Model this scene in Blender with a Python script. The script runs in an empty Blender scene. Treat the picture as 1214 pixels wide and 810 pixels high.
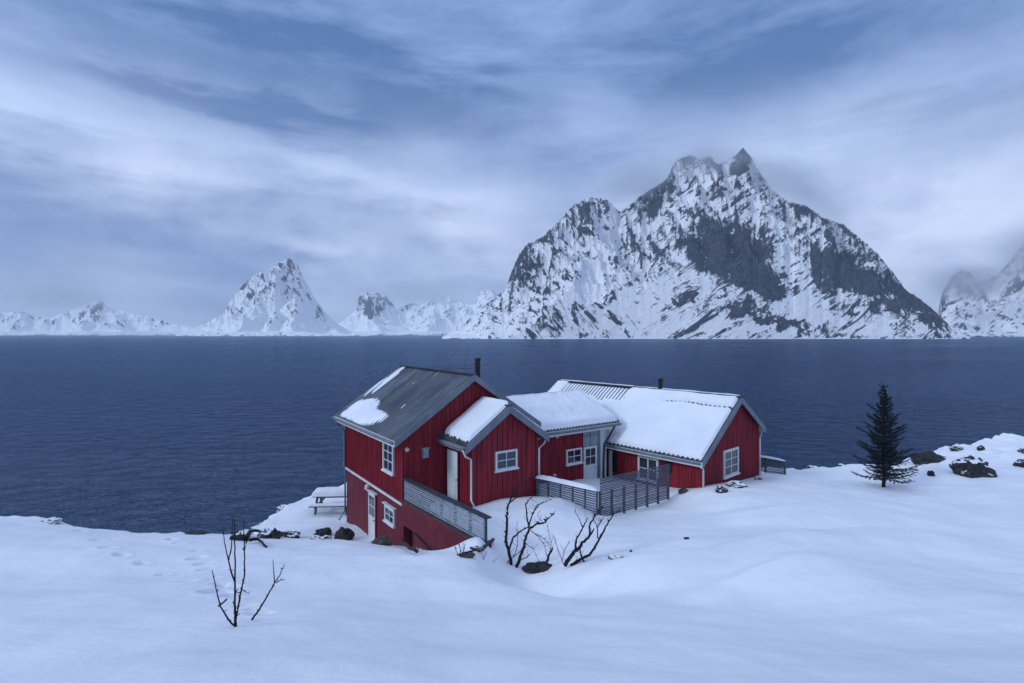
import bpy, bmesh, math, random
import numpy as np
from mathutils import Vector, noise as mnoise
random.seed(7)
RNG = np.random.RandomState(11)
SC = bpy.context.scene
COL = SC.collection
R = math.radians

# ------------------------------------------------------------------ camera
CAM_Z = 13.0
F = 623.0            # focal length in photograph pixels (1214 wide)
CX, HY = 607.0, 396.0
cam = bpy.data.cameras.new('camera')
cam.sensor_width = 36.0
cam.lens = 36.0 * F / 1214.0
cam.shift_y = -9.0 / 1214.0
cam.clip_start = 0.1
cam.clip_end = 60000
camo = bpy.data.objects.new('camera', cam)
COL.objects.link(camo)
camo.location = (0, 0, CAM_Z)
camo.rotation_euler = (R(90), 0, 0)
SC.camera = camo

# ------------------------------------------------------------------ world
SUN_EL, SUN_AZ = R(30), R(240)      # azimuth clockwise from +Y
w = bpy.data.worlds.new("World")
SC.world = w
w.use_nodes = True
nt = w.node_tree
for n in list(nt.nodes): nt.nodes.remove(n)
def N(tree, t, **kw):
    n = tree.nodes.new(t)
    for k, v in kw.items(): setattr(n, k, v)
    return n
def L(tree, a, b): tree.links.new(a, b)
def mathn(tree, op, a, b=None, c=None, clamp=False):
    n = tree.nodes.new('ShaderNodeMath'); n.operation = op; n.use_clamp = clamp
    for i, v in enumerate((a, b, c)):
        if v is None: continue
        if isinstance(v, (int, float)): n.inputs[i].default_value = v
        else: tree.links.new(v, n.inputs[i])
    return n.outputs[0]
def mixc(tree, f, a, b):
    n = tree.nodes.new('ShaderNodeMix'); n.data_type = 'RGBA'
    for sock, v in ((n.inputs[0], f), (n.inputs[6], a), (n.inputs[7], b)):
        if isinstance(v, (int, float)): sock.default_value = v
        elif isinstance(v, tuple): sock.default_value = (*v, 1) if len(v) == 3 else v
        else: tree.links.new(v, sock)
    return n.outputs[2]
def maprange(tree, v, a, b, c=0.0, d=1.0, smooth=True):
    n = tree.nodes.new('ShaderNodeMapRange')
    n.interpolation_type = 'SMOOTHSTEP' if smooth else 'LINEAR'
    tree.links.new(v, n.inputs[0])
    for i, x in enumerate((a, b, c, d)): n.inputs[i+1].default_value = x
    return n.outputs[0]
def noisen(tree, vec, scale, detail=4, rough=.5, dist=0.0, w4=None):
    n = tree.nodes.new('ShaderNodeTexNoise')
    if w4 is not None: n.noise_dimensions = '4D'; n.inputs['W'].default_value = w4
    n.inputs['Scale'].default_value = scale; n.inputs['Detail'].default_value = detail
    n.inputs['Roughness'].default_value = rough; n.inputs['Distortion'].default_value = dist
    tree.links.new(vec, n.inputs['Vector'])
    return n.outputs[0]
def mapping(tree, vec, scale=(1, 1, 1), rot=(0, 0, 0), loc=(0, 0, 0)):
    n = tree.nodes.new('ShaderNodeMapping')
    n.inputs['Scale'].default_value = scale; n.inputs['Rotation'].default_value = rot
    n.inputs['Location'].default_value = loc
    tree.links.new(vec, n.inputs['Vector'])
    return n.outputs[0]

tc = N(nt, 'ShaderNodeTexCoord')
D_ = tc.outputs['Generated']
sep = N(nt, 'ShaderNodeSeparateXYZ'); L(nt, D_, sep.inputs[0])
zc = mathn(nt, 'MAXIMUM', sep.outputs[2], 0.0)
den = mathn(nt, 'ADD', zc, 0.16)
cmb = N(nt, 'ShaderNodeCombineXYZ')
L(nt, mathn(nt, 'DIVIDE', sep.outputs[0], den), cmb.inputs[0])
L(nt, mathn(nt, 'DIVIDE', sep.outputs[1], den), cmb.inputs[1])
plane = cmb.outputs[0]                     # cloud deck seen in perspective
sky = N(nt, 'ShaderNodeTexSky', sky_type='NISHITA')
sky.sun_disc = False
sky.sun_elevation = SUN_EL; sky.sun_rotation = SUN_AZ
sky.air_density = 1.0; sky.dust_density = 1.0; sky.ozone_density = 3.0
bg_sky = N(nt, 'ShaderNodeBackground'); bg_sky.inputs[1].default_value = 0.08
L(nt, sky.outputs[0], bg_sky.inputs[0])
# cloud colours (overcast, blue hour)
ZENITH = (.54, .66, .92)
# azimuth, elevation, half widths, tilt, strength
MASSES = [(-44, 18.5, 10, 1.5, -.05, .50), (-36, 15.0, 14, 1.3, .0, .34), (-18, 17, 14, 1.7, -.12, .36), (-7, 14.5, 9, 1.6, 0, .20), (-4, 10, 4, 4, .3, .32), (40, 11, 9, 4.0, 0, .40), (30, 5, 8, 5, 0, .15),
          (-29, 20.6, 8, 1.5, -.05, -.55), (-20, 20.5, 5, 1.0, -.1, -.40), (-7, 23.5, 9, 2.6, .1, -.45), (-38, 8, 11, 6, 0, -.45), (-28, 4, 6, 3.5, 0, -.38), (-23, 8.2, 4, .9, .1, -.42),
          (25, 25, 12, 4, 0, -.40), (10, 23, 8, 3, 0, .12), (-28, 26, 18, 3, 0, -.35), (35, 20, 10, 3, .2, .28), (12, 14, 10, 4, 0, -.14), (-46, 24, 5, 4, 0, .2)]
warp = noisen(nt, mapping(nt, plane, scale=(.5, .9, 1)), 1.0, 3, .5)
pv = N(nt, 'ShaderNodeVectorMath', operation='ADD')
L(nt, plane, pv.inputs[0])
wv = N(nt, 'ShaderNodeVectorMath', operation='SCALE'); L(nt, N(nt,'ShaderNodeCombineXYZ').outputs[0], wv.inputs[0])
cw = N(nt, 'ShaderNodeCombineXYZ'); L(nt, warp, cw.inputs[0]); L(nt, warp, cw.inputs[1]); L(nt, cw.outputs[0], wv.inputs[0]); wv.inputs['Scale'].default_value = .8
L(nt, wv.outputs[0], pv.inputs[1])
n1 = noisen(nt, mapping(nt, pv.outputs[0], scale=(.85, 1.25, 1), rot=(0, 0, R(-20)), loc=(3.3, 1.7, 0)), 1.1, 9, .60, .15)
n2 = noisen(nt, mapping(nt, D_, scale=(1.6, 1.6, 3.0), loc=(4.2, .6, 1.0)), 2.0, 9, .58, .2)
n3 = noisen(nt, mapping(nt, D_, scale=(2.0, 2.0, 9.0), loc=(1.2, 3.6, 2.0)), 1.6, 10, .62, .35)
# azimuth / elevation of the view direction, gently warped: where the big cloud masses hang
az = mathn(nt, 'ADD', mathn(nt, 'ARCTAN2', sep.outputs[0], sep.outputs[1]), mathn(nt, 'MULTIPLY', mathn(nt, 'SUBTRACT', n2, .5), .40))
el = mathn(nt, 'ADD', mathn(nt, 'ARCSINE', sep.outputs[2]), mathn(nt, 'MULTIPLY', mathn(nt, 'SUBTRACT', n3, .5), .16))
def mass(azd, eld, ra, re, tilt, amp):
    u = mathn(nt, 'SUBTRACT', az, R(azd)); v_ = mathn(nt, 'SUBTRACT', el, R(eld))
    v_ = mathn(nt, 'SUBTRACT', v_, mathn(nt, 'MULTIPLY', u, tilt))
    u = mathn(nt, 'DIVIDE', u, R(ra)); v_ = mathn(nt, 'DIVIDE', v_, R(re))
    r2 = mathn(nt, 'ADD', mathn(nt, 'MULTIPLY', u, u), mathn(nt, 'MULTIPLY', v_, v_))
    return mathn(nt, 'MULTIPLY', mathn(nt, 'EXPONENT', mathn(nt, 'MULTIPLY', r2, -1.0)), amp)
tot = None
for a_ in MASSES:
    x_ = mass(*a_); tot = x_ if tot is None else mathn(nt, 'ADD', tot, x_)
up = maprange(nt, sep.outputs[2], 0.16, 0.47)
tex = mathn(nt, 'ADD', mathn(nt, 'MULTIPLY', mathn(nt, 'SUBTRACT', n1, .5), 1.2), mathn(nt, 'MULTIPLY', mathn(nt, 'SUBTRACT', n3, .5), 1.8))
low_t = mathn(nt, 'ADD', mathn(nt, 'MULTIPLY', mathn(nt, 'SUBTRACT', n2, .5), 2.0), mathn(nt, 'MULTIPLY', mathn(nt, 'SUBTRACT', n3, .5), .6))
hi_f = mathn(nt, 'ADD', mathn(nt, 'ADD', tex, tot), .42, clamp=True)
lo_f = mathn(nt, 'ADD', mathn(nt, 'ADD', low_t, tot), .55, clamp=True)
hi_c = mixc(nt, hi_f, (.068, .150, .345), (.30, .43, .74))
lo_c = mixc(nt, lo_f, (.155, .235, .46), (.60, .69, .91))
cloud = mixc(nt, up, lo_c, hi_c)
zen = maprange(nt, sep.outputs[2], 0.55, 0.95)
cloud = mixc(nt, zen, cloud, ZENITH)
bg_cl = N(nt, 'ShaderNodeBackground'); bg_cl.inputs[1].default_value = 1.0
L(nt, cloud, bg_cl.inputs[0])
mx = N(nt, 'ShaderNodeMixShader'); mx.inputs[0].default_value = .93
L(nt, bg_sky.outputs[0], mx.inputs[1]); L(nt, bg_cl.outputs[0], mx.inputs[2])
wo = N(nt, 'ShaderNodeOutputWorld'); L(nt, mx.outputs[0], wo.inputs[0])

sl = bpy.data.lights.new('sun', 'SUN'); sl.energy = 1.1; sl.angle = R(12); sl.color = (.84, .92, 1.0)
so = bpy.data.objects.new('sun', sl); COL.objects.link(so)
sd = Vector((math.sin(SUN_AZ)*math.cos(SUN_EL), math.cos(SUN_AZ)*math.cos(SUN_EL), math.sin(SUN_EL)))
so.rotation_euler = sd.to_track_quat('Z', 'Y').to_euler()
so.location = (0, 0, 60)

SC.view_settings.view_transform = 'Standard'
SC.view_settings.look = 'None'
SC.view_settings.exposure = 0.36
SC.view_settings.gamma = 1.0
SC.view_settings.use_curve_mapping = False
SC.render.engine = 'CYCLES'
SC.cycles.max_bounces = 4
SC.cycles.diffuse_bounces = 3
SC.cycles.glossy_bounces = 2
SC.cycles.transmission_bounces = 2
SC.cycles.volume_bounces = 2
SC.cycles.use_denoising = True

# ------------------------------------------------------------------ materials
def mat(name, base=(.5, .5, .5), rough=.7, spec=.3):
    m = bpy.data.materials.new(name); m.use_nodes = True
    b = m.node_tree.nodes['Principled BSDF']
    b.inputs['Base Color'].default_value = (*base, 1)
    b.inputs['Roughness'].default_value = rough
    b.inputs['Specular IOR Level'].default_value = spec
    return m, m.node_tree, b
def objco(t):
    return t.nodes.new('ShaderNodeTexCoord').outputs['Object']
def bump(t, b, h, strength, dist):
    n = t.nodes.new('ShaderNodeBump'); n.inputs['Strength'].default_value = strength
    n.inputs['Distance'].default_value = dist
    t.links.new(h, n.inputs['Height']); t.links.new(n.outputs[0], b.inputs['Normal'])
    return n
def painted(name, base, var=.25, scale=3.0, rough=.6, stretch=(1, 1, .25), spec=.3):
    m, t, b = mat(name, base, rough, spec)
    v = noisen(t, mapping(t, objco(t), scale=stretch), scale, 6, .6)
    f = maprange(t, v, .3, .7)
    dark = tuple(c * (1 - var) for c in base); lite = tuple(min(1, c * (1 + var * .6)) for c in base)
    L(t, mixc(t, f, dark, lite), b.inputs['Base Color'])
    v2 = noisen(t, mapping(t, objco(t), scale=stretch), scale * 12, 3, .6)
    bump(t, b, v2, .25, .01)
    return m
M = {}
M['red'] = painted('red_paint', (.225, .0115, .023), .45, 2.6, stretch=(2.4, 2.4, .22))
M['white'] = painted('white_paint', (.62, .64, .66), .12, 4)
M['grey'] = painted('grey_paint', (.165, .19, .225), .2, 3)
M['slat'] = painted('weathered_slat', (.075, .09, .12), .35, 5, stretch=(1, 1, 1))
M['slat_light'] = painted('pale_slat', (.27, .31, .37), .25, 5, stretch=(1, 1, 1))
M['dark'] = painted('dark_metal', (.012, .015, .022), .3, 5, .5)
M['cap'] = painted('dark_cap', (.035, .042, .055), .3, 5, .6)
M['bark'] = painted('bark', (.016, .013, .015), .5, 30, .9)
M['twig'] = painted('twig_bark', (.030, .022, .022), .5, 30, .9)
M['needle'] = painted('needles', (.010, .018, .020), .5, 8, .8, stretch=(1, 1, 1))
M['niche'] = painted('dark_boards', (.035, .010, .014), .4, 5)
M['lamp'] = painted('lamp_glass', (.75, .48, .46), .05, 5, .3)
M['brownrock'] = painted('brown_stone', (.075, .062, .060), .4, 4, .9, stretch=(1, 1, 1))
M['curtain'] = painted('curtain', (.42, .44, .48), .2, 9, .9)

# brick (painted masonry) - along = horizontal axis
def brick_mat(name, ang):
    m, t, b = mat(name, (.2, .02, .03), .75, .2)
    o = objco(t); r = mapping(t, o, rot=(0, 0, -ang))
    s = N(t, 'ShaderNodeSeparateXYZ'); L(t, r, s.inputs[0])
    c = N(t, 'ShaderNodeCombineXYZ'); L(t, s.outputs[0], c.inputs[0]); L(t, s.outputs[2], c.inputs[1])
    br = N(t, 'ShaderNodeTexBrick'); L(t, c.outputs[0], br.inputs['Vector'])
    br.inputs['Scale'].default_value = 1.0
    br.inputs['Brick Width'].default_value = .26; br.inputs['Row Height'].default_value = .095
    br.inputs['Mortar Size'].default_value = .009; br.inputs['Mortar Smooth'].default_value = .3
    br.inputs['Color1'].default_value = (.155, .023, .040, 1); br.inputs['Color2'].default_value = (.118, .018, .032, 1)
    br.inputs['Mortar'].default_value = (.08, .012, .020, 1)
    v = maprange(t, noisen(t, o, 1.1, 5, .6), .35, .7)
    L(t, mixc(t, mathn(t, 'MULTIPLY', v, .35), br.outputs[0], (.21, .05, .065)), b.inputs['Base Color'])
    inv = mathn(t, 'SUBTRACT', 1.0, br.outputs[1])
    bump(t, b, inv, .7, .012)
    return m

def snow_nodes(t, b, scale=1.0):
    o = objco(t)
    big = maprange(t, noisen(t, o, .25 * scale, 4, .5), .3, .7)
    L(t, mixc(t, big, (.74, .77, .84), (.83, .85, .90)), b.inputs['Base Color'])
    h = mathn(t, 'ADD', mathn(t, 'MULTIPLY', noisen(t, mapping(t, o, scale=(1, .45, 1), rot=(0, 0, .5)), 1.3 * scale, 5, .55), 1.0),
              mathn(t, 'ADD', mathn(t, 'MULTIPLY', noisen(t, o, 22 * scale, 4, .7), .13), mathn(t, 'MULTIPLY', noisen(t, mapping(t, o, scale=(.5, 1.6, 1), rot=(0, 0, .35)), 4.5 * scale, 5, .62, .5), .35)))
    b.inputs['Roughness'].default_value = .6
    b.inputs['Specular IOR Level'].default_value = .25
    bump(t, b, h, .55, .10)
m, t, b = mat('snow', (.85, .88, .93)); snow_nodes(t, b); M['snow'] = m
m, t, b = mat('roof_snow', (.85, .88, .93)); snow_nodes(t, b, 2.2); M['rsnow'] = m

# rock with snow lying on its upward faces
def snowy_rock(name, rock_a, rock_b, lo, hi, scale=1.0):
    m, t, b = mat(name, rock_a, .85, .25)
    o = objco(t)
    g = t.nodes.new('ShaderNodeNewGeometry')
    s = N(t, 'ShaderNodeSeparateXYZ'); L(t, g.outputs['Normal'], s.inputs[0])
    nz = mathn(t, 'ADD', s.outputs[2], mathn(t, 'MULTIPLY', mathn(t, 'SUBTRACT', noisen(t, o, 3.5 * scale, 6, .65), .5), .45))
    f = maprange(t, nz, lo, hi)
    rock = mixc(t, maprange(t, noisen(t, o, 5 * scale, 7, .65), .3, .7), rock_a, rock_b)
    L(t, mixc(t, f, rock, (.76, .80, .87)), b.inputs['Base Color'])
    bump(t, b, noisen(t, o, 9 * scale, 8, .7), .8, .06 / scale)
    return m
M['rock'] = snowy_rock('snowy_rock', (.012, .014, .018), (.05, .052, .06), .62, .80)
M['rockbare'] = snowy_rock('bare_rock', (.012, .014, .018), (.045, .047, .055), 1.0, 1.2)

# roof metal
m, t, b = mat('roof_metal', (.06, .07, .09), .42, .5)
o = objco(t)
f = maprange(t, noisen(t, mapping(t, o, scale=(1, 1, 1)), 2.0, 7, .62), .38, .72)
L(t, mixc(t, f, (.018, .024, .036), (.070, .085, .115)), b.inputs['Base Color'])
M['roof'] = m
def ribbed(name, ang, per, v0):
    m, t, b = mat(name, (.06, .07, .09), .42, .5)
    o = objco(t); r = mapping(t, o, rot=(0, 0, -ang)); s_ = N(t, 'ShaderNodeSeparateXYZ'); L(t, r, s_.inputs[0])
    ph = mathn(t, 'FRACT', mathn(t, 'DIVIDE', mathn(t, 'SUBTRACT', s_.outputs[0], v0), per))
    val = mathn(t, 'MULTIPLY', maprange(t, ph, .44, .56), maprange(t, ph, .90, .78))
    fr = maprange(t, noisen(t, mapping(t, r, scale=(1.2, .25, .35)), 1.3, 5, .6), .38, .62)
    f = maprange(t, noisen(t, o, 2.0, 7, .62), .38, .72)
    base = mixc(t, f, (.016, .022, .034), (.042, .054, .080))
    L(t, mixc(t, mathn(t, 'MULTIPLY', val, mathn(t, 'ADD', mathn(t, 'MULTIPLY', fr, .38), .16)), base, (.50, .55, .64)), b.inputs['Base Color'])
    return m
# window glass: dark room behind, reflecting sky
m, t, b = mat('window_glass', (.018, .022, .035), .08, .8)
M['glass'] = m
m, t, b = mat('pale_glass', (.10, .12, .15), .15, .8)
M['glass_pale'] = m

# sea
m, t, b = mat('sea_water', (.002, .017, .085), .12, .20)
b.inputs['IOR'].default_value = 1.33
b.inputs['Specular Tint'].default_value = (.24, .55, 1.0, 1)
o = objco(t)
wa = noisen(t, mapping(t, o, scale=(.75, 1.25, 1), rot=(0, 0, R(24))), .50, 5, .64, .4)
wb = noisen(t, mapping(t, o, scale=(.9, 1.5, 1), rot=(0, 0, R(-28))), 1.9, 4, .6, .2)
wc = noisen(t, mapping(t, o, scale=(.6, 1.5, 1), rot=(0, 0, R(5))), .055, 3, .5, .2)
patch = maprange(t, noisen(t, mapping(t, o, scale=(.35, 1.6, 1), rot=(0, 0, R(4))), .006, 5, .6, .5), .38, .66)
h = mathn(t, 'ADD', mathn(t, 'MULTIPLY', wa, 1.0), mathn(t, 'ADD', mathn(t, 'MULTIPLY', wb, .22), mathn(t, 'MULTIPLY', wc, 2.0)))
bn = bump(t, b, h, 1.0, 1.25)
L(t, mathn(t, 'ADD', mathn(t, 'MULTIPLY', patch, .16), .10), b.inputs['Roughness'])
gl = N(t, 'ShaderNodeBsdfGlossy'); gl.inputs['Color'].default_value = (.66, .80, 1.0, 1)
df = N(t, 'ShaderNodeBsdfDiffuse'); df.inputs['Color'].default_value = (.005, .017, .050, 1)
fr_ = N(t, 'ShaderNodeFresnel'); fr_.inputs['IOR'].default_value = 1.30
L(t, bn.outputs[0], gl.inputs['Normal']); L(t, bn.outputs[0], fr_.inputs['Normal']); L(t, b.inputs['Roughness'].links[0].from_socket, gl.inputs['Roughness'])
ms = N(t, 'ShaderNodeMixShader'); L(t, mathn(t, 'MULTIPLY', fr_.outputs[0], .85), ms.inputs[0]); L(t, df.outputs[0], ms.inputs[1]); L(t, gl.outputs[0], ms.inputs[2])
L(t, ms.outputs[0], [n for n in t.nodes if n.type == 'OUTPUT_MATERIAL'][0].inputs['Surface'])
M['sea'] = m

# mountains
def mountain_mat(name, sc, SPLIT=300):
    m, t, b = mat(name, (.3, .3, .3), .85, .15)
    a = t.nodes.new('ShaderNodeAttribute'); a.attribute_name = 'rock'
    o = objco(t)
    wob = noisen(t, o, .006 * sc, 3, .5)
    def strata(ang, along, across, seed):
        r = mapping(t, o, rot=(0, R(ang), 0), loc=(seed, seed, 0))
        return noisen(t, mapping(t, r, scale=(along, .8, across)), .034 * sc, 10, .72, .9)
    sx = N(t, 'ShaderNodeSeparateXYZ'); L(t, o, sx.inputs[0])
    side = maprange(t, mathn(t, 'ADD', sx.outputs[0], mathn(t, 'MULTIPLY', wob, 600 / sc)), SPLIT - 60 + 300 / sc, SPLIT + 100 + 300 / sc)
    sA = strata(-52, .34, 1.4, 11); sB = strata(33, .28, 1.6, 3)
    n2 = mathn(t, 'ADD', mathn(t, 'MULTIPLY', sA, mathn(t, 'SUBTRACT', 1.0, side)), mathn(t, 'MULTIPLY', sB, side))
    n1 = noisen(t, o, .030 * sc, 9, .72, .4)
    nn = mathn(t, 'ADD', mathn(t, 'MULTIPLY', mathn(t, 'SUBTRACT', n1, .5), .70), mathn(t, 'MULTIPLY', mathn(t, 'SUBTRACT', n2, .5), 2.0))
    led = mathn(t, 'SUBTRACT', 1.0, mathn(t, 'ABSOLUTE', mathn(t, 'SUBTRACT', mathn(t, 'MULTIPLY', n2, 2.0), 1.0)))
    led = maprange(t, led, .86, .985)
    led2 = mathn(t, 'SUBTRACT', 1.0, mathn(t, 'ABSOLUTE', mathn(t, 'SUBTRACT', mathn(t, 'MULTIPLY', noisen(t, mapping(t, o, scale=(1, 1, .45)), .022 * sc, 6, .62, .8), 2.0), 1.0)))
    led = mathn(t, 'MAXIMUM', led, mathn(t, 'MULTIPLY', maprange(t, led2, .90, .99), .8))
    v = mathn(t, 'SUBTRACT', mathn(t, 'ADD', a.outputs['Fac'], nn), mathn(t, 'MULTIPLY', led, .36))
    f = maprange(t, v, .185, .30)
    rock = mixc(t, maprange(t, noisen(t, o, .09 * sc, 8, .75), .3, .7), (.014, .022, .042), (.095, .112, .150))
    L(t, mixc(t, f, (.90, .92, .96), rock), b.inputs['Base Color'])
    bump(t, b, mathn(t, 'ADD', mathn(t, 'MULTIPLY', n1, 1.4), n2), .8, 8 / sc)
    return m
M['mtn'] = mountain_mat('mountain', 1.0)
M['mtn_far'] = mountain_mat('far_mountain', .55, -1400)

# ------------------------------------------------------------------ mesh helpers
def tag(o, label=None, cat=None, group=None, kind=None):
    if label: o['label'] = label
    if cat: o['category'] = cat
    if group: o['group'] = group
    if kind: o['kind'] = kind
    return o
def root(name, loc, label, cat, group=None):
    o = bpy.data.objects.new(name, None); COL.objects.link(o)
    o.location = loc; o.empty_display_size = .2
    return tag(o, label, cat, group)
def origin_of(p):
    o = Vector((0, 0, 0))
    while p is not None:
        o += p.location; p = p.parent
    return o
class MB:
    def __init__(s): s.v = []; s.f = []
    def add(s, vs, fs):
        b = len(s.v); s.v += [tuple(x) for x in vs]; s.f += [tuple(b + i for i in q) for q in fs]
    def hexa(s, p):      # 8 points: bottom 4 ccw, top 4 ccw
        s.add(p, [(0, 3, 2, 1), (4, 5, 6, 7), (0, 1, 5, 4), (1, 2, 6, 5), (2, 3, 7, 6), (3, 0, 4, 7)])
    def box(s, fr, u0, u1, v0, v1, z0, z1):
        s.hexa([fr(u0, v0, z0), fr(u1, v0, z0), fr(u1, v1, z0), fr(u0, v1, z0),
                fr(u0, v0, z1), fr(u1, v0, z1), fr(u1, v1, z1), fr(u0, v1, z1)])
    def beam(s, a, b, wdt, hgt, up=Vector((0, 0, 1))):
        a = Vector(a); b = Vector(b); d = (b - a).normalized()
        sd = d.cross(up).normalized() * (wdt / 2); u = sd.cross(d).normalized() * (hgt / 2)
        s.hexa([a - sd - u, a + sd - u, b + sd - u, b - sd - u, a - sd + u, a + sd + u, b + sd + u, b - sd + u])
    def prism(s, pts, off):   # polygon pts (3d), extruded by offset vector
        n = len(pts); off = Vector(off)
        vs = [Vector(p) for p in pts] + [Vector(p) + off for p in pts]
        s.add(vs, [tuple(range(n)), tuple(range(2 * n - 1, n - 1, -1))] + [(i, i + n, (i + 1) % n + n, (i + 1) % n) for i in range(n)])
    def tube(s, pts, rad, n=6, cap=True):
        pts = [Vector(p) for p in pts]
        if not isinstance(rad, (list, tuple)): rad = [rad] * len(pts)
        base = len(s.v); ref = Vector((.13, .27, 1)).normalized()
        for i, p in enumerate(pts):
            d = (pts[min(i + 1, len(pts) - 1)] - pts[max(i - 1, 0)]).normalized()
            a = d.cross(ref)
            if a.length < 1e-3: a = d.cross(Vector((1, 0, 0)))
            a.normalize(); c = d.cross(a)
            for k in range(n):
                th = 2 * math.pi * k / n
                s.v.append(tuple(p + (a * math.cos(th) + c * math.sin(th)) * rad[i]))
        for i in range(len(pts) - 1):
            for k in range(n):
                a0 = base + i * n + k; a1 = base + i * n + (k + 1) % n
                s.f.append((a0, a1, a1 + n, a0 + n))
        if cap:
            s.f.append(tuple(base + k for k in range(n - 1, -1, -1)))
            e = base + (len(pts) - 1) * n
            s.f.append(tuple(e + k for k in range(n)))
    def build(s, name, material, parent=None, smooth=False, fix=True):
        me = bpy.data.meshes.new(name)
        org = origin_of(parent)
        me.from_pydata([(x[0] - org.x, x[1] - org.y, x[2] - org.z) for x in s.v], [], s.f)
        if fix:
            bm = bmesh.new(); bm.from_mesh(me); bmesh.ops.recalc_face_normals(bm, faces=bm.faces[:]); bm.to_mesh(me); bm.free()
        if smooth: me.polygons.foreach_set('use_smooth', [True] * len(me.polygons))
        me.materials.append(material); me.update()
        o = bpy.data.objects.new(name, me); COL.objects.link(o)
        if parent: o.parent = parent
        return o
class Frame:
    def __init__(s, ox, oy, ux, uy, vx=None, vy=None):
        s.o = (ox, oy); s.u = (ux, uy); s.v = (vx, vy) if vx is not None else (-uy, ux)
    def __call__(s, u, v, z):
        return Vector((s.o[0] + u * s.u[0] + v * s.v[0], s.o[1] + u * s.u[1] + v * s.v[1], z))
    def swap(s): return Frame(s.o[0], s.o[1], s.v[0], s.v[1], s.u[0], s.u[1])
def pix(px, py, Y):
    return Vector(((px - CX) / F * Y, Y, CAM_Z - (py - HY) / F * Y))

# vectorised gradient noise
def _h(ix, iy, seed):
    n = (ix.astype(np.int64) * 374761393 + iy.astype(np.int64) * 668265263 + seed * 1442695041) & 0xffffffff
    n = ((n ^ (n >> 13)) * 1274126177) & 0xffffffff
    n = n ^ (n >> 16)
    return (n & 0xffff) / 65535.0 * 2 * np.pi
def gn(x, y, seed=0):
    ix = np.floor(x); iy = np.floor(y); fx = x - ix; fy = y - iy
    ux = fx * fx * fx * (fx * (fx * 6 - 15) + 10); uy = fy * fy * fy * (fy * (fy * 6 - 15) + 10)
    def g(dx, dy):
        a = _h(ix + dx, iy + dy, seed); return np.cos(a) * (fx - dx) + np.sin(a) * (fy - dy)
    a = g(0, 0); b_ = g(1, 0); c = g(0, 1); d = g(1, 1)
    return (a + (b_ - a) * ux) * (1 - uy) + (c + (d - c) * ux) * uy
def fbm(x, y, oct=5, seed=0, lac=2.03, gain=.5):
    s = 0; a = 1
    for i in range(oct):
        s = s + a * gn(x, y, seed + i * 17); x = x * lac; y = y * lac; a *= gain
    return s
def ridged(x, y, oct=5, seed=0, gain=.5):
    s = 0; a = 1; wgt = 1
    for i in range(oct):
        r = (1 - np.abs(gn(x, y, seed + i * 31)) * 2.0) ** 2
        s = s + a * r * wgt; wgt = np.clip(r, 0, 1); x = x * 2.05; y = y * 2.05; a *= gain
    return s
def sstep(x, a, b):
    t_ = np.clip((x - a) / (b - a), 0, 1); return t_ * t_ * (3 - 2 * t_)
def grid_mesh(name, X, Y, Z, material, attr=None, parent=None):
    r, c = X.shape
    me = bpy.data.meshes.new(name)
    co = np.stack([X, Y, Z], -1).reshape(-1, 3)
    if parent is not None:
        o_ = origin_of(parent); co = co - np.array([o_.x, o_.y, o_.z])
    i = np.arange(r * c).reshape(r, c)
    q = np.stack([i[:-1, :-1], i[:-1, 1:], i[1:, 1:], i[1:, :-1]], -1).reshape(-1, 4)
    me.vertices.add(len(co)); me.vertices.foreach_set('co', co.ravel())
    me.loops.add(q.size); me.loops.foreach_set('vertex_index', q.ravel().astype(np.int32))
    me.polygons.add(len(q)); me.polygons.foreach_set('loop_start', np.arange(0, q.size, 4, dtype=np.int32))
    me.update(calc_edges=True)
    me.polygons.foreach_set('use_smooth', np.ones(len(q), dtype=bool))
    if attr is not None:
        a = me.attributes.new('rock', 'FLOAT', 'POINT'); a.data.foreach_set('value', attr.ravel().astype(np.float32))
    me.materials.append(material); me.validate(); me.update()
    o = bpy.data.objects.new(name, me); COL.objects.link(o)
    if parent is not None: o.parent = parent
    return o

# ------------------------------------------------------------------ ground
# house frames first (ground needs the terrace line)
d1 = (-.576, .817); d2 = (.817, .576)
P1 = (-4.40, 21.07)
FA = Frame(P1[0], P1[1], d2[0], d2[1], d1[0], d1[1])
FB = Frame(-1.62, 20.56, d2[0], d2[1], d1[0], d1[1])
FD = Frame(8.85, 24.5, .7455, .6665, -.6665, .7455)
TD = (.6078, -.794)                               # terrace wall direction
FT = Frame(P1[0], P1[1], TD[0], TD[1], .794, .6078)

both = [  # px, py, depth
 (275,740,8.5),(0,700,12),(-150,700,12),(0,607,20),(-200,600,20),(60,615,20),(130,628,20),(130,720,9.8),(240,634,20.5),(200,680,14),
 (60,650,15.6),(400,700,12),(340,640,20),(400,641,19.5),(440,644,18.5),(511,655,17.3),(560,664,16.8),(600,669,16.6),(650,674,16.4),
 (697,697,13.7),(767,712,12.2),(853,712,12.4),(607,740,9.6),(607,810,5.8),(300,810,5.8),(0,810,5.8),(900,810,5.8),(1214,810,5.9),
 (900,760,8.5),(1100,700,11.4),(1214,700,11.4),(1400,700,11.4),(760,645,17.2),(850,650,16),(1000,640,17.4),(1214,640,17.8),(1400,640,17.8),
 (750,622,20),(711,617,21.2),(794,593,24.0),(832,580,24.2),(865,573,26.2),(898,565,28.2),(930,562,28.8),(950,560,31),(1010,550.5,32),
 (960,598,22),(1048,578,27),(1110,577,27.3),(1085,547,33.5),(1124,536,33),(1172,524,34),(1214,518,35),(1150,560,29),(1214,560,29),
 (1300,520,35),(1400,520,35),(1214,600,23),(1400,590,24),(700,570,26.6),(690,660,16.2),(640,650,17.6)]
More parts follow.
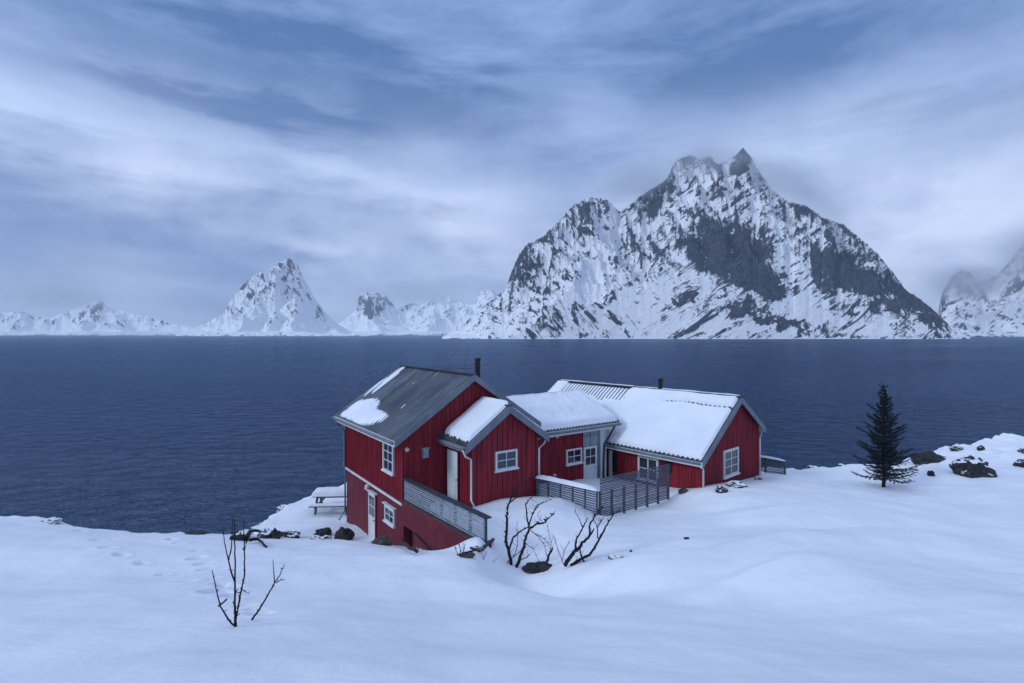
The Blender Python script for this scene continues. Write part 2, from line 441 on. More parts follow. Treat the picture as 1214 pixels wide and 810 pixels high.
left = [(410,619,26.8),(436,635.5,24.0),(446,642,23.2),(477,648,20.9),(391,606,29),(372,584,32.3),(330,600,29.8),(295,630,26.5),
 (355,612,28),(300,635,23),(345,634,23.6),(400,632,24.6),(500,656,19.2),(535,660,17.9)]
right = [(558,602,20.3),(600,601,20.1),(637,591,22.2),(590,625,18.3),(520,600,20.6),(540,607,19.8),(665,590,21.6)]
world = [(0,0,11.1),(-12,0,10.8),(12,0,10.8),(-30,0,10.5),(30,0,10.5),(0,-10,12.5),(-30,-10,12),(30,-10,12),(30,40,6),(45,20,6.5),(-35,20,6.5),
 (0,38,3.6),(8,38,3.8),(2,32,4.2)]
def solve_tps(pts):
    P = np.array(pts, float); n = len(P)
    xy = P[:, :2] / 10
    d = np.sqrt(((xy[:, None] - xy[None]) ** 2).sum(-1))
    K = np.where(d > 0, d * d * np.log(d + 1e-12), 0) + np.eye(n) * .004
    Q = np.c_[np.ones(n), xy]
    A_ = np.block([[K, Q], [Q.T, np.zeros((3, 3))]])
    s = np.linalg.solve(A_, np.r_[P[:, 2], 0, 0, 0])
    def f(X, Y):
        sh = X.shape; x = X.ravel() / 10; y = Y.ravel() / 10
        z = s[n] + s[n+1] * x + s[n+2] * y
        for i in range(n):
            r2 = (x - xy[i, 0]) ** 2 + (y - xy[i, 1]) ** 2
            z = z + s[i] * .5 * r2 * np.log(r2 + 1e-12)
        return z.reshape(sh)
    return f
tp = lambda l: [tuple(pix(*q)) for q in l]
def cached(f):
    x0, x1, y0, y1, st = -61.0, 71.0, -31.0, 47.0, .5
    gx_ = np.arange(x0, x1 + st, st); gy_ = np.arange(y0, y1 + st, st)
    A, B = np.meshgrid(gx_, gy_); T = f(A, B)
    def g(X, Y):
        a = np.clip((X - x0) / st, 0, len(gx_) - 2.001); b_ = np.clip((Y - y0) / st, 0, len(gy_) - 2.001)
        i = a.astype(int); j = b_.astype(int); fa = a - i; fb = b_ - j
        return (T[j, i] * (1 - fa) + T[j, i + 1] * fa) * (1 - fb) + (T[j + 1, i] * (1 - fa) + T[j + 1, i + 1] * fa) * fb
    return g
lw = [tuple(FT(5.0, -.3, 5.95)), tuple(FT(5.75, -.2, 6.32)), tuple(FT(4.4, -.3, 5.58)), tuple(FT(6.3, .1, 6.28)), tuple(FT(3.0, -.3, 5.2)), tuple(FA(-.2, .5, 4.35)), tuple(FA(-.2, 2.0, 4.0))]
tL = cached(solve_tps(tp(both) + tp(left) + lw + world))
tR = cached(solve_tps(tp(both) + tp(right) + world))
SHORE = [(-60, 18), (-34, 21), (-26, 20.6), (-19.6, 20.2), (-17.2, 20.3), (-15.4, 20.3), (-13.6, 20.8), (-12.6, 21.6), (-12.7, 23.6), (-13.6, 26.6), (-13.4, 30),
         (-12.4, 32.6), (-10.5, 35), (-4, 39), (2, 41), (9, 40.5), (12.5, 37), (15.5, 33.2), (17.5, 32.2), (20.8, 32.6), (24.5, 34.0),
         (26.5, 34.6), (29.5, 34.8), (33.5, 35.6), (40, 36.2), (70, 37)]
def shore_dist(X, Y):
    """positive inside the land"""
    pts = np.array(SHORE + [(70, -30), (-60, -30)], float)
    d = np.full(X.shape, 1e9); inside = np.zeros(X.shape, bool)
    for i in range(len(pts)):
        a = pts[i]; b_ = pts[(i + 1) % len(pts)]
        ab = b_ - a; t_ = np.clip(((X - a[0]) * ab[0] + (Y - a[1]) * ab[1]) / (ab @ ab), 0, 1)
        d = np.minimum(d, np.hypot(X - a[0] - t_ * ab[0], Y - a[1] - t_ * ab[1]))
        c = ((a[1] > Y) != (b_[1] > Y)) & (X < (b_[0] - a[0]) * (Y - a[1]) / (b_[1] - a[1] + 1e-12) + a[0])
        inside ^= c
    return np.where(inside, d, -d)
FEET = []
def ground(X, Y, fine=True):
    X = np.asarray(X, float); Y = np.asarray(Y, float)
    zl = tL(X, Y); zr = tR(X, Y)
    rx = X - P1[0]; ry = Y - P1[1]
    t_ = rx * TD[0] + ry * TD[1]; side = rx * .794 + ry * .6078
    wd = np.clip(t_ - 5.5, 0, 3) * .9
    off_ = .45 * (1 - sstep(t_, 1.0, 1.2))
    f = sstep(side, .04 + off_ - wd, .22 + off_ + wd * .6) * np.maximum(sstep(t_, -.15, .1), sstep(side, 2.0, 4.0))
    z = zl + (zr - zl) * f
    # drifts and wind-packed ripples
    z = z + .16 * fbm(X / 4.5 + 3, Y / 3.0, 3, 5) + .025 * fbm(X / 1.1, Y / .8, 3, 9)
    # two wind-cut crests across the right foreground
    def crest(p, q, h, wa, wb):
        a = np.array(p); b_ = np.array(q); ab = b_ - a; ln = np.hypot(*ab); u = ab / ln
        s_ = (X - a[0]) * u[0] + (Y - a[1]) * u[1]; n_ = -(X - a[0]) * u[1] + (Y - a[1]) * u[0]
        n_ = n_ + .25 * np.sin(s_ * .5)
        e = sstep(s_, -1.5, 2.0) * (1 - sstep(s_, ln - 2, ln + 1.5))
        return h * e * np.where(n_ > 0, np.exp(-(n_ / wa) ** 2), np.exp(-(n_ / wb) ** 2))
    a = pix(700, 690, 14.2); b_ = pix(1130, 640, 17.2)
    z = z + crest((a.x, a.y), (b_.x, b_.y), .50, .8, 3.0)
    a = pix(840, 713, 11.9); b_ = pix(960, 672, 14.0)
    z = z + crest((a.x, a.y), (b_.x, b_.y), .34, .45, 1.7)
    a = pix(560, 660, 16.2); b_ = pix(800, 712, 12.2)
    z = z - crest((a.x, a.y), (b_.x, b_.y), .34, .8, .9)
    a = pix(880, 612, 20.5); b_ = pix(1120, 600, 23.0)
    z = z + crest((a.x, a.y), (b_.x, b_.y), .36, .6, 2.5)
    # hummocky rocks hidden under snow on the right-hand point
    m_ = sstep(X, 23.5, 27) * sstep(Y, 28, 31)
    z = z + m_ * (.45 * np.maximum(0, fbm(X / 1.9 + 1, Y / 1.7, 3, 21)) + .1 * fbm(X / .6, Y / .6, 2, 4))
    for (bx, by, bh, br) in ((FT(5.55, -.15, 0)[0], FT(5.55, -.15, 0)[1], .50, .75), (FT(6.3, .1, 0)[0], FT(6.3, .1, 0)[1], .30, .7)):
        z = z + bh * np.exp(-((X - bx) ** 2 + (Y - by) ** 2) / br ** 2)
    sdist = shore_dist(X, Y) + .55 * fbm(X / 1.7, Y / 1.7, 4, 44)
    m2 = sstep(-sdist, -1.3, .1)
    z = z + m2 * .32 * fbm(X / .9, Y / .9, 3, 61)
    out = np.maximum(0, -sdist + .1)
    z = z - out * 1.5 - .5 * np.minimum(out, 1) - .25 * sstep(sdist, .8, 0)
    for (fx, fy, fa, fs) in FEET:
        dx = X - fx; dy = Y - fy
        m3 = (np.abs(dx) < 1) & (np.abs(dy) < 1)
        if not m3.any(): continue
        ca, sa = math.cos(fa), math.sin(fa)
        u_ = (dx * ca + dy * sa) / (.17 * fs); v_ = (-dx * sa + dy * ca) / (.105 * fs)
        r2 = u_ * u_ + v_ * v_
        z = z - np.where(m3, .27 * fs * np.exp(-r2 * r2) - .035 * np.exp(-(np.sqrt(r2) - 1.7) ** 2 * 4), 0)
    return np.maximum(z, -4)
def gz(x, y): return float(ground(np.array([x]), np.array([y]))[0])
def hit(px, py, y0=4.0, y1=40.0):
    Ys = np.linspace(y0, y1, 500); X = (px - CX) / F * Ys; zr = CAM_Z - (py - HY) / F * Ys
    g = ground(X, Ys); k = np.argmax(g >= zr)
    return Vector((X[k], Ys[k], g[k]))
foot_px = [(275,203),(338,236),(370,259),(415,285),(487,314),(558,354),(640,376),(674,271),(675,296),(697,316),(705,334),(722,367),(755,387),
           (760,414),(715,411),(795,430),(845,463),(868,474),(888,490),(618,243),(590,232),(785,395)]
for fx, fy in foot_px:
    p = hit(fx / 2.89, 560 + fy / 2.89)
    FEET.append((p.x, p.y, random.uniform(-.6, .6), random.uniform(.9, 1.2)))
xs = np.concatenate([np.linspace(-60, -21, 60)[:-1], np.arange(-21, 24, .1), np.linspace(24, 36, 90), np.linspace(36, 70, 30)[1:]])
ys = np.concatenate([np.linspace(-30, 4, 30)[:-1], np.arange(4, 24, .085), np.arange(24, 46, .13)])
GX, GY = np.meshgrid(xs, ys)
GZ = ground(GX, GY)
m, t, b = mat('snowfield', (.85, .88, .93)); snow_nodes(t, b)
o = objco(t); g = t.nodes.new('ShaderNodeNewGeometry')
s = N(t, 'ShaderNodeSeparateXYZ'); L(t, g.outputs['True Normal'], s.inputs[0])
a = t.nodes.new('ShaderNodeAttribute'); a.attribute_name = 'rock'
v = mathn(t, 'ADD', a.outputs['Fac'], mathn(t, 'MULTIPLY', mathn(t, 'SUBTRACT', noisen(t, o, 1.8, 6, .65), .5), 1.1))
old = b.inputs['Base Color'].links[0].from_socket
rock = mixc(t, maprange(t, noisen(t, o, 4, 7, .65), .3, .7), (.010, .012, .016), (.05, .052, .06))
L(t, mixc(t, maprange(t, v, .5, .62), old, rock), b.inputs['Base Color'])
gy, gx = np.gradient(GZ); gx = gx / np.gradient(GX, axis=1); gy = gy / np.gradient(GY, axis=0)
slope = np.hypot(gx, gy)
near_sea = sstep(-shore_dist(GX, GY), -1.2, -.2)
GR = near_sea * sstep(slope, .8, 1.25) * 1.0
snow_ground = grid_mesh('snow_ground', GX, GY, GZ, m, GR)
tag(snow_ground, 'rolling white snow slope running down to the shore', 'ground', kind='structure')

# ------------------------------------------------------------------ sea
sea = MB()
sea.add([(-9000, -400, 0), (9000, -400, 0), (9000, 9500, 0), (-9000, 9500, 0)], [(0, 1, 2, 3)])
tag(sea.build('sea', M['sea'], fix=False), 'dark blue rippled fjord water', 'water', kind='structure')

# ------------------------------------------------------------------ mountains
def interp_profile(pts, px):
    a = np.array(pts, float); return np.interp(px, a[:, 0], a[:, 1])
def mountain(name, px0, px1, npx, Ys, prof, ridges, rocks, material, shore_y, seed, amp, nscale, label, k=1.25, baserock=.32, jag=1.2, toe=.25):
    px = np.linspace(px0, px1, npx); ratio = (px - CX) / F
    Yg = np.asarray(Ys, float)
    RX, YY = np.meshgrid(ratio, Yg); XX = RX * YY
    wx = XX + 40 * nscale * fbm(XX / (260 * nscale), YY / (260 * nscale), 3, seed + 3); wy = YY + 40 * nscale * fbm(XX / (260 * nscale), YY / (260 * nscale), 3, seed + 8)
    Z = np.full(XX.shape, -200.0)
    for rg in ridges:
        p3 = [pix(*q) for q in rg]
        for a, b_ in zip(p3[:-1], p3[1:]):
            ab = np.array([b_.x - a.x, b_.y - a.y]); t_ = np.clip(((wx - a.x) * ab[0] + (wy - a.y) * ab[1]) / (ab @ ab), 0, 1)
            d = np.hypot(wx - a.x - t_ * ab[0], wy - a.y - t_ * ab[1])
            zz = a.z + t_ * (b_.z - a.z) - k * d
            Z = np.maximum(Z, zz)
    # flatten towards the shore into a concave toe
    front = sstep(YY, shore_y(px)[None, :], shore_y(px)[None, :] + 1000 * nscale * .45)
    Zp = np.maximum(Z, 0)
    H = Zp.max()
    rd = ridged(XX / (150 * nscale), YY / (150 * nscale), 6, seed, .52) - 1.0
    rd2 = ridged(XX / (46 * nscale) + YY / (90 * nscale), YY / (60 * nscale), 5, seed + 50, .55) - 1.0
    hf = np.clip(Zp / (H * .35), 0.05, 1)
    gul = ridged(XX / (95 * nscale) + .5 * fbm(XX / (200 * nscale), YY / (200 * nscale), 3, seed + 33), YY / (420 * nscale), 4, seed + 22, .5) - 1.0
    Z = Z + amp * .42 * gul * hf
    Z = Z + amp * .8 * rd * hf + amp * .33 * rd2 * hf + amp * .5 * fbm(XX / (300 * nscale), YY / (300 * nscale), 4, seed + 5) * hf
    # low apron along the shore
    dsh = (YY - shore_y(px)[None, :])
    apron = toe * dsh + 4 * nscale * fbm(XX / (30 * nscale), YY / (30 * nscale), 4, seed + 70)
    Z = np.where(dsh > 0, np.maximum(Z, np.minimum(apron, 12 * nscale)), np.minimum(Z, dsh * .3 - .5))
    Z = np.minimum(Z, np.maximum(0, dsh) * 2.2 + dsh * .05 + 3 * (dsh > 0))
    # make the skyline have the height it really has
    tgt = (HY - interp_profile(prof, px)) / F + jag * .0011 * fbm(px / 6.0, px * 0 + seed, 6, seed, gain=.72)
    kern = np.hanning(11); kern /= kern.sum()
    for it in range(4):
        elev = ((Z - CAM_Z) / YY).max(axis=0)
        if it < 2:      # lift missing flanks bodily
            need = np.maximum(tgt - elev, 0); need = np.convolve(np.pad(need, 5, mode='edge'), kern, 'valid')
            cen = YY[np.argmax((Z - CAM_Z) / YY, axis=0), np.arange(len(px))]; cen = np.maximum(cen, shore_y(px) + 190 * nscale)
            ck = np.hanning(41); ck /= ck.sum(); cen = np.convolve(np.pad(cen, 20, mode='edge'), ck, 'valid')
            wdt = 60 * nscale + need * cen * .9
            Z = Z + need[None, :] * YY * np.exp(-np.abs((YY - cen[None, :]) / wdt[None, :]) ** 1.5) * sstep(YY, shore_y(px)[None, :], shore_y(px)[None, :] + 120 * nscale)
        else:
            sc = np.clip((tgt * 1500 + 8) / np.maximum(elev * 1500 + 8, 1), .25, 1.8)
            sc = np.convolve(np.pad(sc, 3, mode='edge'), np.hanning(7) / np.hanning(7).sum(), 'valid')
            Z = np.where(Z > 0, Z * sc[None, :], Z)
    nn_ = (px - px0) / (px1 - px0)
    ef = sstep(nn_, .02, .055) * (1 - sstep(nn_, .955, .985))
    Z = Z * ef[None, :] - (1 - ef[None, :]) * 6
    def blur(A, n):
        for ax in (0, 1):
            P_ = np.pad(A, [(n, n) if k_ == ax else (0, 0) for k_ in (0, 1)], mode='edge')
            C_ = np.cumsum(P_, axis=ax); C_ = np.concatenate([np.zeros_like(np.take(C_, [0], axis=ax)), C_], axis=ax)
            m2 = 2 * n + 1; ln_ = A.shape[ax]
            A = (np.take(C_, range(m2, m2 + ln_), axis=ax) - np.take(C_, range(0, ln_), axis=ax)) / m2
        return A
    convex = np.clip((Z - blur(blur(Z, 7), 7)) / (11 * nscale), -1.2, 1.2)
    fine = np.clip((Z - blur(blur(Z, 2), 2)) / (3.0 * nscale), -1, 1)
    # bare rock where steep, plus the big faces
    gy = np.gradient(Z, axis=0) / np.gradient(YY, axis=0); gx = np.gradient(Z, axis=1) / np.gradient(XX, axis=1)
    sl_ = np.hypot(gx, gy)
    rockv = baserock * (.8 + .5 * fbm(XX / (170 * nscale), YY / (170 * nscale), 3, seed + 40)) * sstep(sl_, .75, 2.3) + .10 * np.clip(gx, -1, 1) + .17 * convex + .09 * fine
    rockv = np.where((dsh > 0) & (dsh < 16 * nscale), np.maximum(rockv, .40 * (1 - dsh / (16 * nscale))), rockv)
    PY = HY - (Z - CAM_Z) / YY * F; PX = np.broadcast_to(px[None, :], PY.shape)
    for (cx, cy, rx, ry, ang, wgt) in rocks:
        ca, sa = math.cos(R(ang)), math.sin(R(ang)); dx = PX - cx; dy = PY - cy
        dx = dx + 17 * fbm(PX / 20, PY / 20, 5, seed + 90, gain=.6); dy = dy + 17 * fbm(PX / 20 + 9, PY / 20, 5, seed + 91, gain=.6)
        u_ = (dx * ca + dy * sa) / rx; v_ = (-dx * sa + dy * ca) / ry
        rockv = rockv + wgt * (1 - sstep(np.sqrt(u_ * u_ + v_ * v_), .35, 1.25))
    o = grid_mesh(name, XX, YY, Z, material, rockv)
    return tag(o, label, 'mountain', kind='structure')

Yfront = np.concatenate([np.linspace(1290, 1900, 330), np.linspace(1910, 2500, 30)])
big_prof = [(505,399),(530,396),(560,378),(580,358),(600,343),(607,320),(615,303),(625,289),(640,283),(655,270),(680,243),(700,234),(720,237),(735,252),(750,240),(770,225),
 (790,213),(797,197),(805,188),(818,184),(830,189),(842,185),(850,193),(862,192),(872,184),(881,175),(890,186),(900,203),(915,226),(935,239),(955,243),(975,258),(1000,266),(1020,283),(1040,300),
 (1060,325),(1075,345),(1090,354),(1105,366),(1125,385),(1137,396),(1150,399),(1170,400)]
big_ridges = [
 [(530,397,1480),(580,360,1520),(607,320,1560),(640,283,1600),(700,234,1680),(740,252,1720),(790,213,1740),(830,184,1750),(881,176,1760),(915,226,1760),(955,243,1730),(1000,266,1680),(1040,300,1620),(1075,345,1560),(1137,397,1480)],
 [(830,190,1740),(800,235,1660),(775,290,1570),(750,350,1470),(735,398,1380)],
 [(881,180,1750),(880,235,1660),(895,290,1560),(930,345,1460),(945,385,1390)],
 [(955,243,1720),(990,300,1600),(1030,350,1490),(1060,390,1400)],
 [(700,236,1680),(680,290,1600),(660,340,1500),(640,390,1400)],
 [(640,285,1600),(622,330,1520),(600,380,1430)],
 [(800,235,1660),(840,300,1540),(850,350,1450),(840,390,1390)],
]
big_rocks = [(1010,330,125,75,38,.11),(880,300,95,60,35,.10),(1080,370,60,26,38,.12),(1000,330,40,34,42,.10),(1060,370,45,20,42,.12),(860,375,60,16,12,.10),(820,290,24,40,-50,.14),(930,250,16,16,40,.12),(690,385,40,10,-15,.14),(627,322,20,36,-8,0.32),(592,368,26,12,-38,0.23),(562,384,26,7,-30,0.20),(610,388,40,7,-12,0.17),(690,258,34,18,-40,0.23),(778,236,30,15,-48,0.48),(770,290,34,38,-55,0.17),
 (735,300,12,40,15,0.25),(870,300,58,44,30,0.57),(912,340,34,18,15,0.51),(990,318,52,26,40,0.48),(1095,365,52,16,40,0.57),(1040,345,30,18,40,0.33),(900,372,55,13,14,0.48),
 (955,390,55,7,8,0.43),(815,365,34,24,20,0.17),(665,378,38,14,-25,0.28),(650,345,30,12,-35,0.17),(815,192,10,12,0,.4),(881,192,16,18,0,0.48),(845,205,12,14,0,.2),(952,255,10,12,50,.3),
 (722,290,12,60,18,-.30),(930,372,60,6,4,-.25),(985,372,26,10,30,-.28),(755,375,45,14,0,-.12),(925,262,16,12,30,-.25),(690,330,18,50,25,-.18),(1000,395,60,4,2,-.15)]
mountain('large_mountain', 500, 1172, 900, Yfront, big_prof, big_ridges, big_rocks, M['mtn'], lambda p: 1352 + 12 * np.sin(p / 37.0), 100, 62, 1.0,
         'tall jagged snow streaked mountain rising across the water on the right, its summit in cloud', k=1.1, jag=2.6)

Yl = np.concatenate([np.linspace(3000, 4400, 240), np.linspace(4450, 5200, 16)])
left_prof = [(205,397),(225,392),(250,380),(265,372),(275,352),(290,336),(303,325),(310,322),(317,328),(322,317),(330,312),(343,306),(353,313),(360,330),(372,352),(385,370),(400,384),(415,393),(440,397)]
left_ridges = [[(225,392,3500),(265,372,3600),(290,336,3700),(310,322,3750),(318,330,3800),(343,307,3850),(360,330,3800),(385,370,3650),(415,394,3400)],
 [(310,322,3750),(300,350,3500),(290,392,3150)], [(343,310,3850),(345,350,3550),(350,392,3150)], [(322,320,3800),(322,360,3500),(320,394,3150)]]
left_rocks = [(347,326,11,17,20,.40),(308,350,15,22,30,.22),(345,352,12,20,0,.18),(290,345,12,14,-50,.18),(330,345,5,30,5,-.2),(375,368,16,6,50,.2)]
mountain('pointed_mountain', 200, 445, 420, Yl, left_prof, left_ridges, left_rocks, M['mtn_far'], lambda p: 3060 + 20 * np.sin(p / 17.0), 300, 80, 2.2,
         'pointed white mountain with twin summits standing left of the middle', k=1.2, baserock=.27, jag=.8)

Yf = np.concatenate([np.linspace(4700, 6200, 170), np.linspace(6300, 7000, 10)])
far_prof = [(-330,372),(-200,360),(-60,374),(0,371),(30,368),(60,377),(90,366),(108,360),(118,354),(128,364),(160,371),(190,379),(225,388),(260,394)]
mountain('low_hills', -330, 262, 500, Yf, far_prof, [[(-330,372,5600),(-200,360,5600),(0,371,5500),(90,366,5500),(118,355,5600),(160,371,5500),(225,388,5400)],
   [(118,356,5600),(105,392,4900)], [(118,356,5600),(150,394,4900)], [(30,368,5500),(20,392,4900)]],
   [(113,366,12,10,0,.34),(95,376,16,6,-20,.2),(150,380,16,5,15,.25),(20,385,40,4,0,.1)], M['mtn_far'], lambda p: 4760 + 40 * np.sin(p / 23.0), 500, 70, 3.0,
   'low snowy hills along the far shore at the left edge', k=.9, baserock=.30, jag=.7)
mid_prof = [(385,396),(405,381),(420,370),(426,351),(436,347),(450,347),(461,352),(470,368),(485,358),(500,361),(515,353),(530,350),(545,355),(560,362),(566,352),(572,342),(584,344),(595,360),(620,372),(650,385),(700,396)]
mountain('distant_ridge', 380, 720, 420, Yf, mid_prof, [[(395,390,5500),(426,352,5600),(461,352,5600),(485,360,5700),(530,350,5700),(560,362,5700),(578,342,5600),(620,372,5500),(700,394,5400)],
   [(440,350,5600),(445,392,4950)], [(515,355,5700),(500,392,4950)]],
   [(446,362,20,15,0,.50),(490,365,16,10,40,.12),(545,375,30,8,20,.1)], M['mtn_far'], lambda p: 4760 + 40 * np.sin(p / 29.0), 700, 80, 3.0,
   'distant white ridge with a dark rock dome between the two larger mountains', k=1.0, baserock=.26, jag=.7)
right_prof = [(1090,398),(1105,380),(1118,345),(1130,326),(1140,320),(1150,322),(1160,334),(1175,330),(1190,318),(1205,300),(1214,290),(1260,262),(1330,250),(1420,262),(1500,300),(1560,340)]
Yr = np.concatenate([np.linspace(2350, 3400, 170), np.linspace(3450, 4000, 12)])
mountain('misty_mountain', 1092, 1560, 420, Yr, right_prof, [[(1095,396,2800),(1118,345,2900),(1140,320,2950),(1160,334,2950),(1214,290,3000),(1330,250,3000),(1500,300,2950),(1560,340,2900)],
   [(1138,322,2950),(1150,392,2480)], [(1214,292,3000),(1200,350,2700),(1180,394,2480)], [(1330,250,3000),(1320,390,2480)]],
   [(1138,345,14,16,0,.15),(1205,318,16,12,-40,.2),(1170,385,45,9,-15,.30)], M['mtn_far'], lambda p: 2400 + 25 * np.sin(p / 21.0), 900, 90, 2.0,
   'snowy mountain fading into mist at the right edge', k=1.3, baserock=.30)

#@@HOUSES
# ------------------------------------------------------------------ building helpers
def merged(fr, u0, u1, v0, v1, z0, z1):
    mb = MB(); mb.box(fr, u0, u1, v0, v1, z0, z1); return mb
def roof_line(ridge_u, ridge_z, slope):
    return lambda u: ridge_z - abs(u - ridge_u) * slope
def corr(fr, ue, ze, ur, zr, v0, v1, material, parent, name='roof_sheet', period=.21, amp=.022, thick=.05):
    """corrugated metal slope; ribs run from eave to ridge"""
    n = max(8, int((v1 - v0) / period * 8)); mb = MB(); vs = []; fs = []
    for i in range(n + 1):
        v = v0 + (v1 - v0) * i / n
        ph = (v - v0) / period % 1.0
        hgt = amp * (1 if ph < .30 else (0 if ph > .48 and ph < .82 else .5)) * 2
        for (u, z) in ((ue, ze), (ur, zr)):
            vs.append(fr(u, v, z + hgt)); vs.append(fr(u, v, z - thick))
    for i in range(n):
        a = i * 4
        fs += [(a, a + 2, a + 6, a + 4), (a + 1, a + 5, a + 7, a + 3), (a, a + 4, a + 5, a + 1), (a + 2, a + 3, a + 7, a + 6)]
    fs += [(0, 1, 3, 2), (n * 4, n * 4 + 2, n * 4 + 3, n * 4 + 1)]
    mb.add(vs, fs); return mb.build(name, material, parent)
def snow_slab(fr, ue, ze, ur, zr, v0, v1, thick, parent, name='roof_snow', nu=60, nv=150, mask=None, base=.04, material=None):
    """snow blanket on a roof slope: thickness field over (u,v); rounded edges; optional mask(a,b)->0..1, a=0 eave..1 ridge"""
    A = np.linspace(0, 1, nu); V = np.linspace(v0, v1, nv)
    a, v = np.meshgrid(A, V)
    ln = math.hypot(ur - ue, zr - ze)
    e = np.minimum.reduce([a * ln, v - v0, v1 - v])
    rnd = np.sqrt(np.clip(1 - (1 - np.clip(e / (thick * .9), 0, 1)) ** 2, 0, 1))
    T = thick * rnd * (1 + .22 * fbm(a * ln / .9 + v0, v / 1.1, 4, 3))
    if mask is not None: T = T * mask(a, v, ln)
    T = T + base * np.where(T > .012, 1, -2.2)
    side = [Vector(fr(0, 0, 0)), Vector(fr(1, 0, 0)), Vector(fr(0, 1, 0))]
    du = side[1] - side[0]; dv = side[2] - side[0]
    U = ue + (ur - ue) * a; Zb = ze + (zr - ze) * a
    X = side[0].x + U * du.x + v * dv.x; Y = side[0].y + U * du.y + v * dv.y
    k = 1.0
    r, c = X.shape
    # drop faces whose corners all sit below the sheet
    org = origin_of(parent)
    co = np.stack([X - org.x, Y - org.y, Zb + T - org.z], -1).reshape(-1, 3)
    cb = np.stack([X - org.x, Y - org.y, Zb - .01 - org.z], -1).reshape(-1, 3)
    i = np.arange(r * c).reshape(r, c)
    q = np.stack([i[:-1, :-1], i[:-1, 1:], i[1:, 1:], i[1:, :-1]], -1).reshape(-1, 4)
    tf = T.ravel()
    keep = (tf[q].max(1) > .0)
    q = q[keep]
    # closed shell: top + bottom + rim
    from collections import Counter
    edges = {}
    for f in q.tolist():
        for j in range(4):
            ed = (f[j], f[(j + 1) % 4])
            if (ed[1], ed[0]) in edges: del edges[(ed[1], ed[0])]
            else: edges[ed] = 1
    n = len(co); faces = [tuple(f) for f in q.tolist()] + [tuple(x + n for x in f[::-1]) for f in q.tolist()]
    faces += [(e1, e0, e0 + n, e1 + n) for (e0, e1) in edges]
    used = sorted({x for f in faces for x in f}); rm = {x: k_ for k_, x in enumerate(used)}
    allc = np.concatenate([co, cb])[used]
    me = bpy.data.meshes.new(name); me.from_pydata([tuple(x) for x in allc], [], [tuple(rm[x] for x in f) for f in faces])
    bm = bmesh.new(); bm.from_mesh(me); bmesh.ops.recalc_face_normals(bm, faces=bm.faces[:]); bm.to_mesh(me); bm.free()
    me.polygons.foreach_set('use_smooth', [True] * len(me.polygons))
    me.materials.append(material or M['rsnow']); me.update()
    o = bpy.data.objects.new(name, me); COL.objects.link(o); o.parent = parent
    return o
class Face:
    """a wall face: p(a, z, out); a runs along the wall, out points away from it"""
    def __init__(s, fr, kind, c):
        s.fr, s.kind, s.c = fr, kind, c
    def __call__(s, a, z, out):
        if s.kind == 'front': return s.fr(a, s.c - out, z)      # face at v = c, outwards -v
        if s.kind == 'left': return s.fr(s.c - out, a, z)       # face at u = c, outwards -u
        if s.kind == 'right': return s.fr(s.c + out, a, z)
    def box(s, mb, a0, a1, z0, z1, o0, o1):
        mb.hexa([s(a0, z0, o0), s(a1, z0, o0), s(a1, z0, o1), s(a0, z0, o1), s(a0, z1, o0), s(a1, z1, o0), s(a1, z1, o1), s(a0, z1, o1)])
def window(fc, a0, a1, z0, z1, cols, rows, parent, fw=.085, cas=False, sill=True, head=False, pane=None, name='window'):
    mb = MB(); o0, o1 = .0, .075
    fc.box(mb, a0, a0 + fw, z0, z1, o0, o1); fc.box(mb, a1 - fw, a1, z0, z1, o0, o1)
    fc.box(mb, a0 + fw, a1 - fw, z0, z0 + fw, o0, o1 - .002); fc.box(mb, a0 + fw, a1 - fw, z1 - fw, z1, o0, o1 - .002)
    ia, ib, iz, jz = a0 + fw, a1 - fw, z0 + fw, z1 - fw
    bars = .032
    for i in range(1, cols):
        a = ia + (ib - ia) * i / cols; wd = .06 if cas else bars
        fc.box(mb, a - wd / 2, a + wd / 2, iz, jz, o0, .062)
    for j in range(1, rows):
        z = iz + (jz - iz) * j / rows; fc.box(mb, ia, ib, z - bars / 2, z + bars / 2, o0, .058)
    w_ = mb.build(name, M['white'], parent)
    pb = MB(); fc.box(pb, ia - .004, ib + .004, iz - .004, jz + .004, -.02, .036)
    pb.build('pane', pane or M['glass'], w_)
    if sill:
        sb = MB(); fc.box(sb, a0 - .06, a1 + .06, z0 - .045, z0 - .002, -.01, .13); sb.build('sill', M['white'], w_)
        nb = MB(); fc.box(nb, a0 - .03, a1 + .03, z0 + .000, z0 + .022, .077, .125); nb.build('sill_snow', M['rsnow'], w_)
    if head:
        sb = MB(); fc.box(sb, a0 - .10, a1 + .10, z1 + .05, z1 + .10, -.01, .14); sb.build('head_board', M['white'], w_)
    return w_
def battens(mb, fc, a0, a1, z0, ztop, step=.19, wdt=.045, out=.024):
    n = int((a1 - a0) / step)
    for i in range(n + 1):
        a = a0 + (a1 - a0) * i / n
        zt = ztop(a)
        if zt > z0 + .1: fc.box(mb, a - wdt / 2, a + wdt / 2, z0, zt, -.01, out)
def gable_body(mb, fr, u1, v0, v1, z0, rl, cut=.13):
    ru = rl.ridge
    pts = [fr(0, v0, z0), fr(u1, v0, z0), fr(u1, v0, rl(u1) - cut), fr(ru, v0, rl(ru) - cut), fr(0, v0, rl(0) - cut)]
    mb.prism(pts, fr(0, v1, 0) - fr(0, v0, 0))
class RL:
    def __init__(s, ridge, z, sl, sr=None): s.ridge, s.z, s.sl, s.sr = ridge, z, sl, sr or sl
    def __call__(s, u): return s.z - ((s.ridge - u) * s.sl if u < s.ridge else (u - s.ridge) * s.sr)
